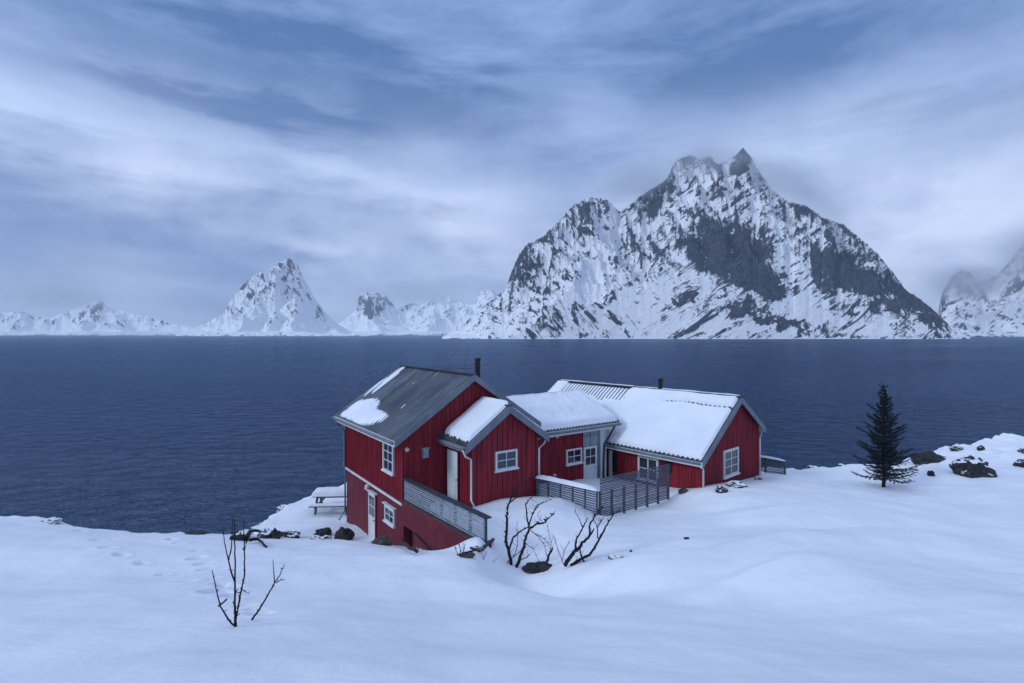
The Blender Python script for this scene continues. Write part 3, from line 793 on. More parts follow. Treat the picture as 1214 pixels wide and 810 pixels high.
def barge(mb, fr, ua, za, ub, zb, v, hgt=.24, th=.05, drop=.02):
    """bargeboard along a gable edge in the plane v"""
    p = [fr(ua, v, za - drop - hgt), fr(ub, v, zb - drop - hgt), fr(ub, v, zb - drop + .05), fr(ua, v, za - drop + .05)]
    mb.prism(p, fr(0, v + th, 0) - fr(0, v, 0))
def pipe(parent, pts, r=.04, material=None, name='downpipe'):
    mb = MB(); mb.tube(pts, r, 8); return mb.build(name, material or M['white'], parent, smooth=True)

# ------------------------------------------------------------------ two-storey house on the left (A) with its gabled annex (B)
hA = root('wooden_house', (P1[0], P1[1], 3.4), 'tall red wooden house with bare ribbed metal roof, brick lower storey and small gabled annex', 'house')
LA, WA = 7.1, 6.31
rA = RL(3.155, 11.24, .667)
mb = MB(); mb.box(FA, .03, WA - .03, .03, LA - .03, 1.5, 6.16)
lowA = mb.build('lower_wall', brick_mat('painted_brick', math.atan2(d1[1], d1[0])), hA)
mb = MB(); gable_body(mb, FA, WA, 0, LA, 6.20, rA)
sA = Face(FA, 'left', 0.0); gA = Face(FA, 'front', 0.0); wA_r = Face(FA, 'right', WA)
battens(mb, sA, .06, LA - .06, 6.22, lambda a: rA(0) - .14, .155, .05)
battens(mb, gA, .07, WA - .07, 6.22, lambda a: rA(a) - .15, .21, .05)
mb.build('upper_wall', M['red'], hA)
mb = MB(); sA.box(mb, -.02, LA, 6.12, 6.215, -.02, .06); mb.build('belt_board', M['white'], hA)
mb = MB(); FAc = FA
sA.box(mb, -.045, .085, 6.23, rA(0) - .14, -.02, .036); mb.build('corner_board', M['red'], hA); mb = MB(); sA.box(mb, LA - .1, LA + .02, 6.23, rA(0) - .14, -.02, .036)
mb.build('corner_board', M['red'], hA)
# roof
M['ribbed'] = ribbed('frosted_rib_metal', math.atan2(d1[1], d1[0]), .21, -.36)
rfA = corr(FA, -.46, rA(-.46), 3.155, 11.24, -.36, LA + .28, M['ribbed'], hA, 'roof')
corr(FA, WA + .46, rA(WA + .46), 3.155, 11.24, -.36, LA + .28, M['roof'], hA, 'roof')
mb = MB(); mb.beam(FA(3.155, -.40, 11.27), FA(3.155, LA + .3, 11.27), .30, .05); mb.build('ridge_cap', M['cap'], rfA)
mb = MB()
for vv in (-.41, LA + .30):
    mb = MB(); barge(mb, FA, -.47, rA(-.47), 3.155, 11.24, vv); barge(mb, FA, 3.155, 11.24, WA + .47, rA(WA + .47), vv); mb.build('bargeboard', M['grey'], rfA)
mb = MB(); mb.box(FA, -.50, -.46, -.36, LA + .29, rA(-.46) - .26, rA(-.46) - .03); mb.build('fascia', M['white'], rfA); mb = MB(); mb.box(FA, WA + .46, WA + .50, -.36, LA + .29, rA(-.46) - .26, rA(-.46) - .03)
mb.build('fascia', M['white'], rfA)
mb = MB()
mb.tube([FA(-.57, -.33, rA(-.46) - .09), FA(-.57, LA + .33, rA(-.46) - .11)], .065, 8); mb.build('gutter', M['grey'], rfA, smooth=True)
def blob_mask(blobs, streak=0.0, seed=4):
    def f(a, v, ln):
        d = a * ln; m_ = np.zeros_like(a)
        for (cd, cv, rd_, rv, ang) in blobs:
            ca, sa = math.cos(R(ang)), math.sin(R(ang)); x = d - cd; y = v - cv
            x2 = (x * ca + y * sa) / rd_; y2 = (-x * sa + y * ca) / rv
            m_ = np.maximum(m_, 1.05 - np.sqrt(x2 * x2 + y2 * y2))
        m_ = m_ + .16 * fbm(d * .9, v * 1.4, 4, seed) - .06
        m_ = m_ + .10 * fbm(d * .5, v * 5, 3, seed + 9)
        dust = np.clip(.035 + .09 * fbm(d * .22 + 5, v * 4.4, 3, seed + 4) + .10 * fbm(d * .3, v * .5, 3, seed + 6), 0, .13)
        return np.clip(m_ * 1.8, 0, 1)
    return f
snow_slab(FA, -.44, rA(-.44), 3.10, rA(3.10), -.30, LA + .22, .10, hA, 'roof_snow', 110, 330,
          mask=blob_mask([(.85, 5.5, .95, 1.7, 0), (.55, 3.9, .62, 1.9, 6), (.35, 6.3, .4, .8, 0), (3.2, 6.75, 1.5, .30, 7), (2.4, 7.1, 1.0, .14, 5)]), base=.008)
# chimney with stays
cb = FA(3.155 + 1.295, 1.5, 0)
mb = MB(); zb = rA(3.155 + 1.295)
mb.tube([(cb.x, cb.y, zb - .2), (cb.x, cb.y, 11.80)], .125, 14); mb.tube([(cb.x, cb.y, 11.74), (cb.x, cb.y, 11.86)], .15, 14)
chA = mb.build('chimney', M['dark'], hA)
mb = MB()
mb.tube([(cb.x, cb.y, 11.55), FA(3.155, 4.1, 11.30)], .013, 5); mb.tube([(cb.x, cb.y, 11.40), FA(3.155, 2.7, 11.30)], .013, 5)
mb.build('stay_wire', M['dark'], chA)
# openings
window(sA, .80, 1.92, 7.18, 8.50, 2, 3, hA)
window(Face(FA, 'left', .03), .78, 1.80, 5.03, 5.70, 2, 2, hA, head=True)
fl = Face(FA, 'left', .03)
mb = MB(); fl.box(mb, 2.94, 3.83, 3.70, 5.77, -.01, .045)
dA = mb.build('door', M['white'], hA)
mb = MB()
for i in range(2):
    for j in range(2):
        fl.box(mb, 3.07 + i * .34, 3.07 + i * .34 + .29, 4.76 + j * .46, 4.76 + j * .46 + .41, .03, .052)
mb.build('pane', M['glass'], dA)
mb = MB()
fl.box(mb, 2.84, 2.94, 3.6, 5.80, -.01, .07); fl.box(mb, 3.83, 3.93, 3.6, 5.80, -.01, .07); mb.build('door_frame', M['red'], dA)
mb = MB(); fl.box(mb, 2.74, 4.02, 5.84, 5.89, -.01, .16); mb.build('head_board', M['white'], dA)
mb = MB(); fl.box(mb, 3.02, 3.05, 4.62, 4.66, .04, .10); mb.build('handle', M['dark'], dA)
def ball(c, r, name, material, parent, sc=(1, 1, 1)):
    me = bpy.data.meshes.new(name); bm = bmesh.new(); bmesh.ops.create_icosphere(bm, subdivisions=3, radius=r)
    org = origin_of(parent)
    for v_ in bm.verts: v_.co = Vector((v_.co.x * sc[0], v_.co.y * sc[1], v_.co.z * sc[2])) + Vector(c) - org
    bm.to_mesh(me); bm.free(); me.materials.append(material)
    me.polygons.foreach_set('use_smooth', [True] * len(me.polygons))
    o = bpy.data.objects.new(name, me); COL.objects.link(o)
    if parent: o.parent = parent
    return o
def lamp(fc, a, z, parent, r=.10):
    mb = MB(); fc.box(mb, a - .06, a + .06, z - .06, z + .06, -.01, .05); b_ = mb.build('wall_lamp', M['white'], parent)
    ball(fc(a, z, .05 + r * .7), r, 'globe', M['lamp'], b_)
lamp(fl, 3.72, 6.02, hA, .115)
mb = MB(); gA.box(mb, .86, 1.10, 7.92, 8.30, .0, .14); gA.box(mb, .82, 1.14, 8.28, 8.33, .0, .17); mb.build('meter_box', M['slat_light'], hA)
lamp(gA, .16, 8.36, hA, .09)
pp = [FA(-.57, LA - .05, rA(-.46) - .14), FA(-.50, LA - .02, rA(-.46) - .35), FA(-.09, LA - .02, 8.0), FA(-.09, LA - .02, 6.3), FA(-.05, LA - .02, 6.0), FA(-.05, LA - .02, 4.0), FA(-.35, LA + .02, 3.55)]
pipe(hA, pp, .045, M['grey'])

# annex
LB, WB = 2.05, 3.31
rB = RL(1.655, 10.08, .69)
mb = MB(); gable_body(mb, FB, WB, 0, LB - .03, 5.6, rB)
gB = Face(FB, 'front', 0.0); sB = Face(FB, 'left', 0.0); qB = Face(FB, 'right', WB)
battens(mb, gB, .06, WB - .06, 5.7, lambda a: rB(a) - .14, .24, .05)
battens(mb, sB, .04, LB - .1, 5.7, lambda a: rB(0) - .14, .20, .05)
battens(mb, qB, .04, LB - .1, 5.7, lambda a: rB(WB) - .14, .20, .05)
mb.build('annex_wall', M['red'], hA)
arf = corr(FB, -.36, rB(-.36), 1.655, 10.08, -.30, LB - .03, M['roof'], hA, 'annex_roof')
corr(FB, WB + .36, rB(WB + .36), 1.655, 10.08, -.30, LB - .03, M['roof'], hA, 'annex_roof')
mb = MB(); mb.beam(FB(1.655, -.33, 10.11), FB(1.655, LB - .04, 10.11), .24, .05); mb.build('ridge_cap', M['cap'], arf)
mb = MB(); barge(mb, FB, -.37, rB(-.37), 1.655, 10.08, -.35, .26); barge(mb, FB, 1.655, 10.08, WB + .37, rB(WB + .37), -.35, .26)
mb.build('bargeboard', M['grey'], arf)
mb = MB(); mb.box(FB, -.40, -.36, -.30, LB - .03, rB(-.36) - .26, rB(-.36) - .03); mb.build('fascia', M['grey'], arf); mb = MB(); mb.box(FB, WB + .36, WB + .40, -.30, LB - .03, rB(-.36) - .26, rB(-.36) - .03)
mb.build('fascia', M['grey'], arf)
mb = MB(); mb.tube([FB(-.47, -.28, rB(-.36) - .09), FB(-.47, LB - .05, rB(-.36) - .09)], .06, 8); mb.build('gutter', M['grey'], arf, smooth=True)
snow_slab(FB, -.30, rB(-.30), 1.70, rB(1.655), -.16, LB - .12, .17, hA, 'roof_snow', 60, 70, base=.03,
          mask=lambda a, v, ln: np.clip((a * ln - .12) * 7 + .8 * fbm(v * 3, a * 3, 3, 8), 0, 1) * np.clip(1.15 - .25 * fbm(v * 1.5, a * 3, 3, 12), 0, 1))
snow_slab(FB, WB + .30, rB(WB + .30), 1.60, rB(1.655), -.24, LB - .12, .10, hA, 'roof_snow', 50, 60, base=.03)
window(gB, 1.13, 2.21, 7.46, 8.24, 2, 2, hA)
mb = MB(); sB.box(mb, .93, 1.83, 6.12, 8.18, -.01, .05); dB = mb.build('door', M['white'], hA)
mb = MB(); sB.box(mb, .84, .93, 6.05, 8.25, -.01, .07); sB.box(mb, 1.83, 1.90, 6.05, 8.25, -.01, .07); mb.build('door_frame', M['niche'], dB)
mb = MB(); sB.box(mb, 1.0, 1.03, 7.05, 7.09, .04, .11); mb.build('handle', M['dark'], dB)
pipe(hA, [FB(-.47, -.20, rB(-.36) - .12), FB(-.30, -.12, 8.25), FB(-.02, -.07, 8.1), FB(-.02, -.07, 6.5), FB(.02, -.30, 6.28)], .04)
pipe(hA, [FB(WB + .44, -.10, rB(-.36) - .12), FB(WB + .30, -.08, 8.3), FB(WB + .04, -.07, 8.12), FB(WB + .04, -.07, 5.9)], .04)

# ------------------------------------------------------------------ low house on the right (D) with the linking wing (C)
hD = root('wooden_house', (FD.o[0], FD.o[1], 5.4), 'low red wooden house under thick roof snow, with linking wing and glazed door', 'house')
LD, WD = 12.2, 6.05
rD = RL(3.51, 9.77, .677, .656)
mb = MB(); gable_body(mb, FD, WD, 0, LD, 4.2, rD)
gD = Face(FD, 'front', 0.0); sD = Face(FD, 'left', 0.0)
battens(mb, gD, .06, WD - .06, 4.5, lambda a: rD(a) - .14, .20, .05)
battens(mb, sD, .06, LD - .2, 4.5, lambda a: rD(0) - .14, .16, .05)
mb.build('wall', M['red'], hD)
rf = corr(FD, -.39, rD(-.39), 3.51, 9.77, -.25, LD + .25, M['roof'], hD, 'roof', .25, .028)
corr(FD, 6.33, rD(6.33), 3.51, 9.77, -.25, LD + .25, M['roof'], hD, 'roof', .25, .028)
mb = MB(); mb.beam(FD(3.51, -.28, 9.81), FD(3.51, LD + .27, 9.81), .30, .07); mb.build('ridge_cap', M['cap'], rf)
mb = MB()
for vv in (-.30, LD + .26):
    mb = MB(); barge(mb, FD, -.40, rD(-.40), 3.51, 9.77, vv, .25); barge(mb, FD, 3.51, 9.77, 6.34, rD(6.34), vv, .25); mb.build('bargeboard', M['grey'], rf)
mb = MB(); mb.box(FD, -.43, -.39, -.25, LD + .2, rD(-.39) - .25, rD(-.39) - .03); mb.build('fascia', M['white'], rf); mb = MB(); mb.box(FD, 6.33, 6.37, -.25, LD + .2, rD(6.33) - .25, rD(6.33) - .03)
mb.build('fascia', M['white'], rf)
mb = MB(); mb.tube([FD(-.49, -.2, rD(-.39) - .09), FD(-.49, 6.0, rD(-.39) - .09)], .06, 8); mb.build('gutter', M['grey'], rf, smooth=True)
def maskD(a, v, ln):
    # bare ribs near the far end of the ridge, a crack in the blanket near the gable
    d = a * ln; top = ln - d
    n_ = fbm(d * .8 + 4, v * .8, 4, 31)
    bare = sstep(v, 5.6, 7.2 + 0 * v) * (1 - sstep(top, .8 + .0 * v, 1.7)) * (1 - sstep(v, 11.0, 11.5))
    bare = np.clip(bare * 1.3 + n_ * .5 * (bare > .02), 0, 1)
    cr = np.abs(top - (.92 + .05 * np.sin(v * 2.1) + .04 * fbm(v * 3, v * 0, 2, 3)))
    crack = (1 - sstep(cr, .10, .17)) * (1 - sstep(v, 3.4, 3.9)) * 1.0
    edge = sstep(top, .02, .22)
    gap = (.5 + .5 * sstep(v, 3.0, 3.4)) 
    return np.clip(edge * (1 - .80 * sstep(bare, .25, .6)) - 1.5 * crack, 0, 1)
snow_slab(FD, -.34, rD(-.34), 3.48, rD(3.48), -.16, LD + .15, .20, hD, 'roof_snow', 130, 380, mask=maskD, base=.008)
snow_slab(FD, 6.2, rD(6.2), 3.62, rD(3.62), -.2, LD + .15, .15, hD, 'roof_snow', 40, 120, base=.045)
cb = FD(3.66, 4.52, 0); mb = MB()
mb.tube([(cb.x, cb.y, 9.5), (cb.x, cb.y, 10.38)], .125, 14); mb.tube([(cb.x, cb.y, 10.32), (cb.x, cb.y, 10.44)], .15, 14)
chD = mb.build('chimney', M['dark'], hD)
mb = MB(); mb.tube([(cb.x, cb.y, 10.2), FD(3.51, 6.3, 9.86)], .015, 5); mb.build('stay_wire', M['dark'], chD)
window(gD, 2.05, 3.62, 5.90, 7.24, 2, 3, hD, cas=True, fw=.11)
window(sD, 2.29, 3.49, 5.55, 6.76, 2, 2, hD, cas=True, fw=.10)
mb = MB(); sD.box(mb, 1.55, 2.05, 6.2, 6.76, 0, .05); mb.build('shutter', M['niche'], hD)
mb = MB(); gD.box(mb, -.03, .07, 4.5, rD(0) - .14, -.02, .04); mb.build('corner_board', M['red'], hD); mb = MB(); gD.box(mb, WD - .09, WD + .03, 4.5, rD(WD) - .14, -.02, .04); mb.build('corner_board', M['red'], hD)
pipe(hD, [FD(-.46, -.16, rD(-.39) - .12), FD(-.30, -.12, 6.85), FD(-.03, -.09, 6.72), FD(-.03, -.09, 5.3)], .045)
pipe(hD, [FD(6.40, -.10, rD(6.33) - .10), FD(6.2, -.09, 7.5), FD(WD + .06, -.08, 7.3), FD(WD + .06, -.08, 5.0)], .04)

# linking wing (C): ridge runs along u
FC = Frame(P1[0] + .3 * d1[0], P1[1] + .3 * d1[1], d2[0], d2[1], d1[0], d1[1])
FCs = FC.swap()
c0, c1 = WA - .0, 11.75
eC, rC_v, rC_z, sl = -.35, 2.25, 9.50, .46
zC = lambda v: rC_z - abs(v - rC_v) * sl
mb = MB()
pts = [FC(c0, 0, 4.2), FC(c0, 4.5, 4.2), FC(c0, 4.5, zC(4.5) - .13), FC(c0, rC_v, rC_z - .13), FC(c0, 0, zC(0) - .13)]
mb.prism(pts, FC(c1, 0, 0) - FC(c0, 0, 0))
gC = Face(FC, 'front', 0.0)
battens(mb, gC, c0 + .1, 10.06, 4.6, lambda a: zC(0) - .14, .17, .05)
mb.build('wing_wall', M['red'], hD)
wr = corr(FCs, eC, zC(eC), rC_v, rC_z, c0 - .02, 12.35, M['roof'], hD, 'wing_roof', .2, .028)
corr(FCs, 4.85, zC(4.85), rC_v, rC_z, c0 - .02, 12.35, M['roof'], hD, 'wing_roof', .2, .028)
mb = MB(); mb.box(FC, c0 + .05, 12.38, eC - .04, eC, zC(eC) - .30, zC(eC) - .04); mb.build('fascia', M['white'], wr)
mb = MB(); mb.tube([FC(c0 + .45, eC - .11, zC(eC) - .12), FC(12.4, eC - .11, zC(eC) - .12)], .065, 8); mb.build('gutter', M['grey'], wr, smooth=True)
mb = MB(); barge(mb, FCs, eC, zC(eC), rC_v, rC_z, 12.36, .22); barge(mb, FCs, rC_v, rC_z, 4.85, zC(4.85), 12.36, .22); mb.build('bargeboard', M['grey'], wr)
snow_slab(FCs, eC + .02, zC(eC + .02), rC_v + .05, rC_z, c0 + .02, 12.30, .27, hD, 'roof_snow', 60, 140, base=.045)
snow_slab(FCs, 4.75, zC(4.75), rC_v - .05, rC_z, c0 + .02, 12.30, .27, hD, 'roof_snow', 40, 90, base=.045)
window(gC, 8.90, 9.96, 6.40, 7.17, 2, 2, hD)
lamp(gC, 8.25, 7.92, hD, .09); lamp(gC, 8.15, 6.02, hD, .06)
# glazed entrance
mb = MB(); gC.box(mb, 10.09, 11.04, 5.0, 7.16, -.01, .06); dC = mb.build('door', M['white'], hD)
mb = MB()
for i in range(2):
    for j in range(2):
        gC.box(mb, 10.22 + i * .36, 10.22 + i * .36 + .31, 6.22 + j * .43, 6.22 + j * .43 + .38, .04, .066)
mb.build('pane', M['glass'], dC)
mb = MB(); gC.box(mb, 10.86, 10.90, 6.0, 6.04, .05, .12); mb.build('handle', M['dark'], dC)
mb = MB(); zt = zC(0) - .16
gC.box(mb, 10.06, 11.10, 7.19, zt, -.01, .02); gC.box(mb, 11.27, 11.72, 4.9, zt, -.01, .05)
tr = mb.build('entrance_panel', M['white'], hD)
mb = MB()
for (a0, a1) in ((10.10, 10.53), (10.60, 11.05)):
    for (z0, z1) in ((7.26, 7.68), (7.74, zt - .04)): gC.box(mb, a0, a1, z0, z1, .0, .034)
mb.build('pane', M['slat_light'], tr)
mb = MB()
gC.box(mb, 10.535, 10.59, 7.2, zt, .0, .05); gC.box(mb, 10.06, 11.10, 7.685, 7.735, .0, .046); gC.box(mb, 10.06, 11.10, 7.165, 7.225, .0, .065); gC.box(mb, 11.10, 11.26, 4.9, zt, -.01, .07)
mb.build('post', M['grey'], tr)
pipe(hD, [FC(11.95, eC - .11, zC(eC) - .16), FC(11.75, -.22, 7.55), FC(11.50, -.14, 7.15), FC(11.45, -.12, 6.2), FC(11.45, -.12, 5.3)], .05, M['cap'])
mb = MB(); sD.box(mb, 5.15, 5.35, 5.0, 6.7, .0, .06); mb.build('side_board', M['white'], hD)
mb = MB(); sD.box(mb, 4.85, 5.12, 5.6, 6.6, .0, .05); mb.build('side_pane', M['glass'], hD)

# ------------------------------------------------------------------ terrace wall and slatted fences
tw = root('terrace_wall', (P1[0], P1[1], 4.4), 'sloping red painted brick terrace wall running from the tall house, dark opening at its left end', 'wall')
mb = MB(); TL_ = 5.75
mb.box(FT, .98, TL_, 0.0, .32, 3.6, 6.33); mb.box(FT, .04, .98, .0, .32, 5.36, 6.33); mb.box(FT, .04, .10, .0, .32, 3.6, 5.36)
mb.build('masonry', brick_mat('terrace_brick', math.atan2(TD[1], TD[0])), tw)
mb = MB(); mb.box(FT, .10, .98, .34, .42, 3.6, 5.40); mb.build('opening', M['niche'], tw)
mb = MB(); mb.box(FT, .02, TL_ + .05, -.05, .24, 6.33, 6.37); mb.build('coping', M['brownrock'], tw)
mb = MB(); mb.beam(FT(1.2, -.035, 5.36), FT(2.9, -.035, 5.02), .07, .05, Vector((0, 1, 0))); mb.build('batten', M['niche'], tw)

def slat_fence(P, Q, za0, za1, zb0, zb1, nsl, posts, label, group=None, material='slat', cap=None, capmat='cap', snow=0.0, post_h=1.0, inward=.06, sl_frac=.58, rail_over=.0, post_wd=.09, snow_w=.3):
    """fence from P to Q (xy); bottoms za0/zb0, tops za1/zb1"""
    P = Vector((P[0], P[1], 0)); Q = Vector((Q[0], Q[1], 0)); d = (Q - P).normalized(); nrm = Vector((-d.y, d.x, 0))
    if nrm.y < 0: nrm = -nrm          # away from the camera
    rt = root('slatted_fence', (P.x, P.y, za0), label, 'fence', group)
    mb = MB(); hA_ = (za1 - za0); hB_ = (zb1 - zb0)
    for i in range(nsl):
        f = (i + .5) / nsl; sh = hA_ / nsl * sl_frac; jit = random.uniform(-.006, .006)
        a = P + Vector((0, 0, za0 + hA_ * f + jit)); b_ = Q + Vector((0, 0, zb0 + hB_ * f + jit))
        mb.beam(a, b_, .022, sh)
    mb.build('slats', M[material], rt)
    for k in range(posts):
        t_ = (k + .0) / (posts - 1); c = P.lerp(Q, min(max(t_, .01), .99)) + nrm * inward
        z0 = za0 + (zb0 - za0) * t_ - .35; z1 = (za1 + (zb1 - za1) * t_) * post_h + (1 - post_h) * z0
        m2 = MB(); m2.beam(c + Vector((0, 0, z0)), c + Vector((0, 0, z1 - .01)), post_wd, .07, d); m2.build('post', M['slat'], rt)
    if cap:
        m2 = MB(); a = P + Vector((0, 0, za1 + .025)) - d * rail_over * .2; b_ = Q + Vector((0, 0, zb1 + .025)) + d * rail_over
        m2.beam(a + nrm * .02, b_ + nrm * .02, cap, .04); m2.build('top_rail', M[capmat], rt)
    if snow > 0:
        n = 40; A = np.linspace(0, 1, n)[:, None] * np.ones((1, 9)); B = np.linspace(-1, 1, 9)[None, :] * np.ones((n, 1))
        ed = np.clip(np.minimum(A, 1 - A) * 9, 0, 1) ** .6
        T = snow * np.sqrt(np.clip(1 - B * B, 0, 1)) * ed * (1 + .35 * fbm(A * 6, B * .4, 3, 14))
        off = .03 + snow_w / 2 - .03
        X = P.x + (Q.x - P.x) * A + nrm.x * (B * snow_w / 2 + .02); Y = P.y + (Q.y - P.y) * A + nrm.y * (B * snow_w / 2 + .02)
        Z = za1 + (zb1 - za1) * A + .045 + T
        grid_mesh('snow_cap', X, Y, Z, M['rsnow'], parent=rt)
    return rt
a = FT(.05, .06, 0); b_ = FT(TL_ + .0, .06, 0)
slat_fence((a.x, a.y), (b_.x, b_.y), 6.38, 7.19, 6.42, 7.22, 10, 7, 'pale slatted railing with dark top rail on the red terrace wall', material='slat_light', cap=.24, rail_over=.18, inward=.07)
f2a = (3.62, 21.62); f2b = (7.25, 24.20); f1a = (1.02, 22.28)
slat_fence(f1a, (3.52, 21.62), 6.03, 6.90, 5.42, 6.52, 11, 6, 'low grey slatted fence heaped with snow below the small window of the linking wing', 'slatted fences around the courtyard', snow=.12, snow_w=.42, inward=.05)
slat_fence(f2a, f2b, 5.42, 7.06, 5.42, 7.02, 22, 7, 'tall grey slatted screen in front of the low house, ending beside its red wall', 'slatted fences around the courtyard', inward=.05, post_h=.72, sl_frac=.62)
g0 = (14.90, 28.66); g1 = (14.90 - .6665 * 3.2, 28.66 + .7455 * 3.2)
slat_fence(g0, g1, 5.30, 6.02, 5.15, 6.02, 10, 4, 'short grey slatted fence with snowy rail behind the low house, at its right corner', 'slatted fences around the courtyard', cap=.16, capmat='slat', snow=.09, snow_w=.2, sl_frac=.72)
#@@END_HOUSES
#@@OBJECTS
# ------------------------------------------------------------------ picnic table
def picnic(cx, cy, z, ang):
    fr = Frame(cx, cy, math.cos(ang), math.sin(ang))
    rt = root('picnic_table', (cx, cy, z), 'wooden picnic table under a thick slab of snow, left of the tall house', 'table')
    mb = MB()
    for k in range(5): mb.box(fr, -.95, .95, -.36 + k * .148, -.36 + k * .148 + .13, .74, .78)
    mb.build('table_top', M['slat'], rt)
    for s_ in (-1, 1):
        mb = MB()
        for k in range(2): mb.box(fr, -.95, .95, s_ * .72 - .13 + k * .14, s_ * .72 + k * .14, .42, .46)
        o_ = mb.build('seat', M['slat'], rt)
        sn = MB(); sn.box(fr, -.93, .93, s_ * .72 - .12, s_ * .72 + .13, .462, .53); sn.build('seat_snow', M['rsnow'], o_)
    for s_ in (-1, 1):
        mb = MB(); x = s_ * .72
        mb.beam(fr(x, -.62, -.1), fr(x, -.22, .74), .05, .10, Vector(fr(1, 0, 0)) - Vector(fr(0, 0, 0)))
        mb.beam(fr(x, .62, -.1), fr(x, .22, .74), .05, .10, Vector(fr(1, 0, 0)) - Vector(fr(0, 0, 0)))
        mb.beam(fr(x + .05, -.84, .38), fr(x + .05, .84, .38), .05, .09); mb.beam(fr(x + .05, -.36, .70), fr(x + .05, .36, .70), .05, .07)
        mb.build('leg_frame', M['slat'], rt)
    nu, nv = 50, 24; A, B = np.meshgrid(np.linspace(-1, 1, nu), np.linspace(-1, 1, nv))
    T = .27 * (1 - np.abs(A) ** 14) * np.clip(1 - np.abs(B) ** 6, 0, 1) ** .5 * (1 + .15 * fbm(A * 3, B * 2, 3, 2))
    p = np.array(fr.o); X = cx + A * .98 * fr.u[0] + B * .40 * fr.v[0]; Y = cy + A * .98 * fr.u[1] + B * .40 * fr.v[1]
    grid_mesh('table_snow', X, Y, .783 + T, M['rsnow'], parent=rt).location.z = 0
    # vertices were written with absolute heights: shift the group up to the ground
    rt.scale = (1.15, 1.15, 1.15)
    for ch in rt.children_recursive:
        if ch.type == 'MESH':
            for v_ in ch.data.vertices: v_.co.z += z
    return rt
picnic(-9.85, 29.1, gz(-9.85, 29.1) + .02, R(4))

# ------------------------------------------------------------------ rocks
def rock(px, py, wpx, hpx, label, material='rock', seed=0, flat=1.0, depth=1.0, yaw=0, name='rock', cat='rock', sink=.35, group=None, at=None, sharp=.35):
    p = hit(px, py + hpx * .45) if at is None else Vector(at)
    sx = wpx / F * p.y / 2; sz = hpx / F * p.y * .62; sy = sx * depth
    me = bpy.data.meshes.new(name); bm = bmesh.new(); bmesh.ops.create_icosphere(bm, subdivisions=4, radius=1)
    off = Vector((seed * 3.1, seed * 1.7, seed))
    for v_ in bm.verts:
        d = v_.co.normalized()
        n_ = mnoise.noise(d * 1.3 + off) * .8 + mnoise.noise(d * 3.1 + off) * sharp + mnoise.noise(d * 8 + off) * .10
        c = mnoise.cell(d * 2.2 + off) * .22
        v_.co = d * (1 + n_ * .45 + c * .5)
    for v_ in bm.verts:
        x, y, z_ = v_.co; x *= sx; y *= sy; z_ *= sz
        v_.co = (x * math.cos(yaw) - y * math.sin(yaw), x * math.sin(yaw) + y * math.cos(yaw), z_)
    bm.to_mesh(me); bm.free(); me.materials.append(M[material])
    o = bpy.data.objects.new(name, me); COL.objects.link(o)
    o.location = (p.x, p.y, p.z + sz * (1 - sink * 2) * .8)
    return tag(o, label, cat, group)
G1 = 'rocks along the cove edge left of the tall house'
rk = [
 (314, 632, 17, 12, 'dark rock with a snowy hollow, leftmost in the row left of the tall house', 'rock', G1),
 (327, 633, 10, 13, 'small pointed dark rock, second in the row left of the tall house', 'rockbare', G1),
 (344, 633, 22, 11, 'broad dark rock capped with snow, middle of the row left of the tall house', 'rock', G1),
 (384, 630, 20, 9, 'dark low peaked rock just below the picnic table', 'rockbare', G1),
 (407, 632, 21, 16, 'large dark angular rock at the foot of the tall house corner', 'rockbare', G1),
 (374, 637, 12, 5, 'flat dark stone poking from snow below the peaked rock', 'rock', G1),
 (387, 637, 12, 5, 'flat dark stone beside the large angular rock', 'rock', G1),
 (453, 641, 21, 11, 'brown pointed rock against the brick wall beside the basement door', 'brownrock', None),
 (128, 624, 40, 6, 'long flat dark shore rock at the far left shoreline', 'rockbare', None),
 (231, 632, 22, 4, 'low dark shore rock above the cove corner', 'rockbare', None),
 (60, 617, 22, 6, 'small snow covered rock at the left end of the shoreline', 'rock', None),
 (1102, 541, 34, 14, 'broad dark rock lying on the shore between the spruce and the boulder', 'rockbare', None),
 (1152, 549, 38, 26, 'big dark boulder half buried in snow right of the spruce', 'rock', None),
 (1104, 561, 8, 7, 'small dark rock between spruce and big boulder', 'rockbare', None),
 (1134, 531, 13, 6, 'thin dark rock on the skyline above the big boulder', 'rock', None),
 (1163, 531, 7, 6, 'small round dark rock behind the big boulder', 'rock', None),
 (1213, 548, 18, 11, 'dark rock under snow at the right edge, lower one', 'rock', None),
 (1214, 534, 12, 8, 'dark rock under snow at the right edge, upper one', 'rock', None),
 (855, 580, 13, 9, 'stacked snowy stones at the left foot of the right gable wall', 'rock', 'foundation stones under the right gable'),
 (874, 573, 22, 8, 'long snow capped slab leaning under the right gable window', 'rock', 'foundation stones under the right gable'),
 (899, 567, 9, 4, 'small snowy stone at the right corner of the right gable wall', 'rock', 'foundation stones under the right gable'),
 (810, 581, 11, 7, 'brown stone peeking from snow at the end of the tall slatted screen', 'brownrock', None),
 (638, 672, 36, 8, 'dark rounded stone lying between the two bare bushes', 'rockbare', None),
 (730, 660, 18, 6, 'dark stone sliver in the snow right of the bare bushes', 'rock', None),
 (748, 653, 3, 3, 'tiny dark stone in the snow right of the bare bushes', 'rockbare', None),
 (814, 638, 7, 3, 'tiny dark stone highest up the snow slope', 'rockbare', None),
 (553, 657, 20, 6, 'flat brown stone under the end of the terrace wall', 'brownrock', 'stones under the end of the terrace wall'),
 (566, 651, 14, 6, 'dark stone touching the end of the terrace wall', 'rock', 'stones under the end of the terrace wall'),
]
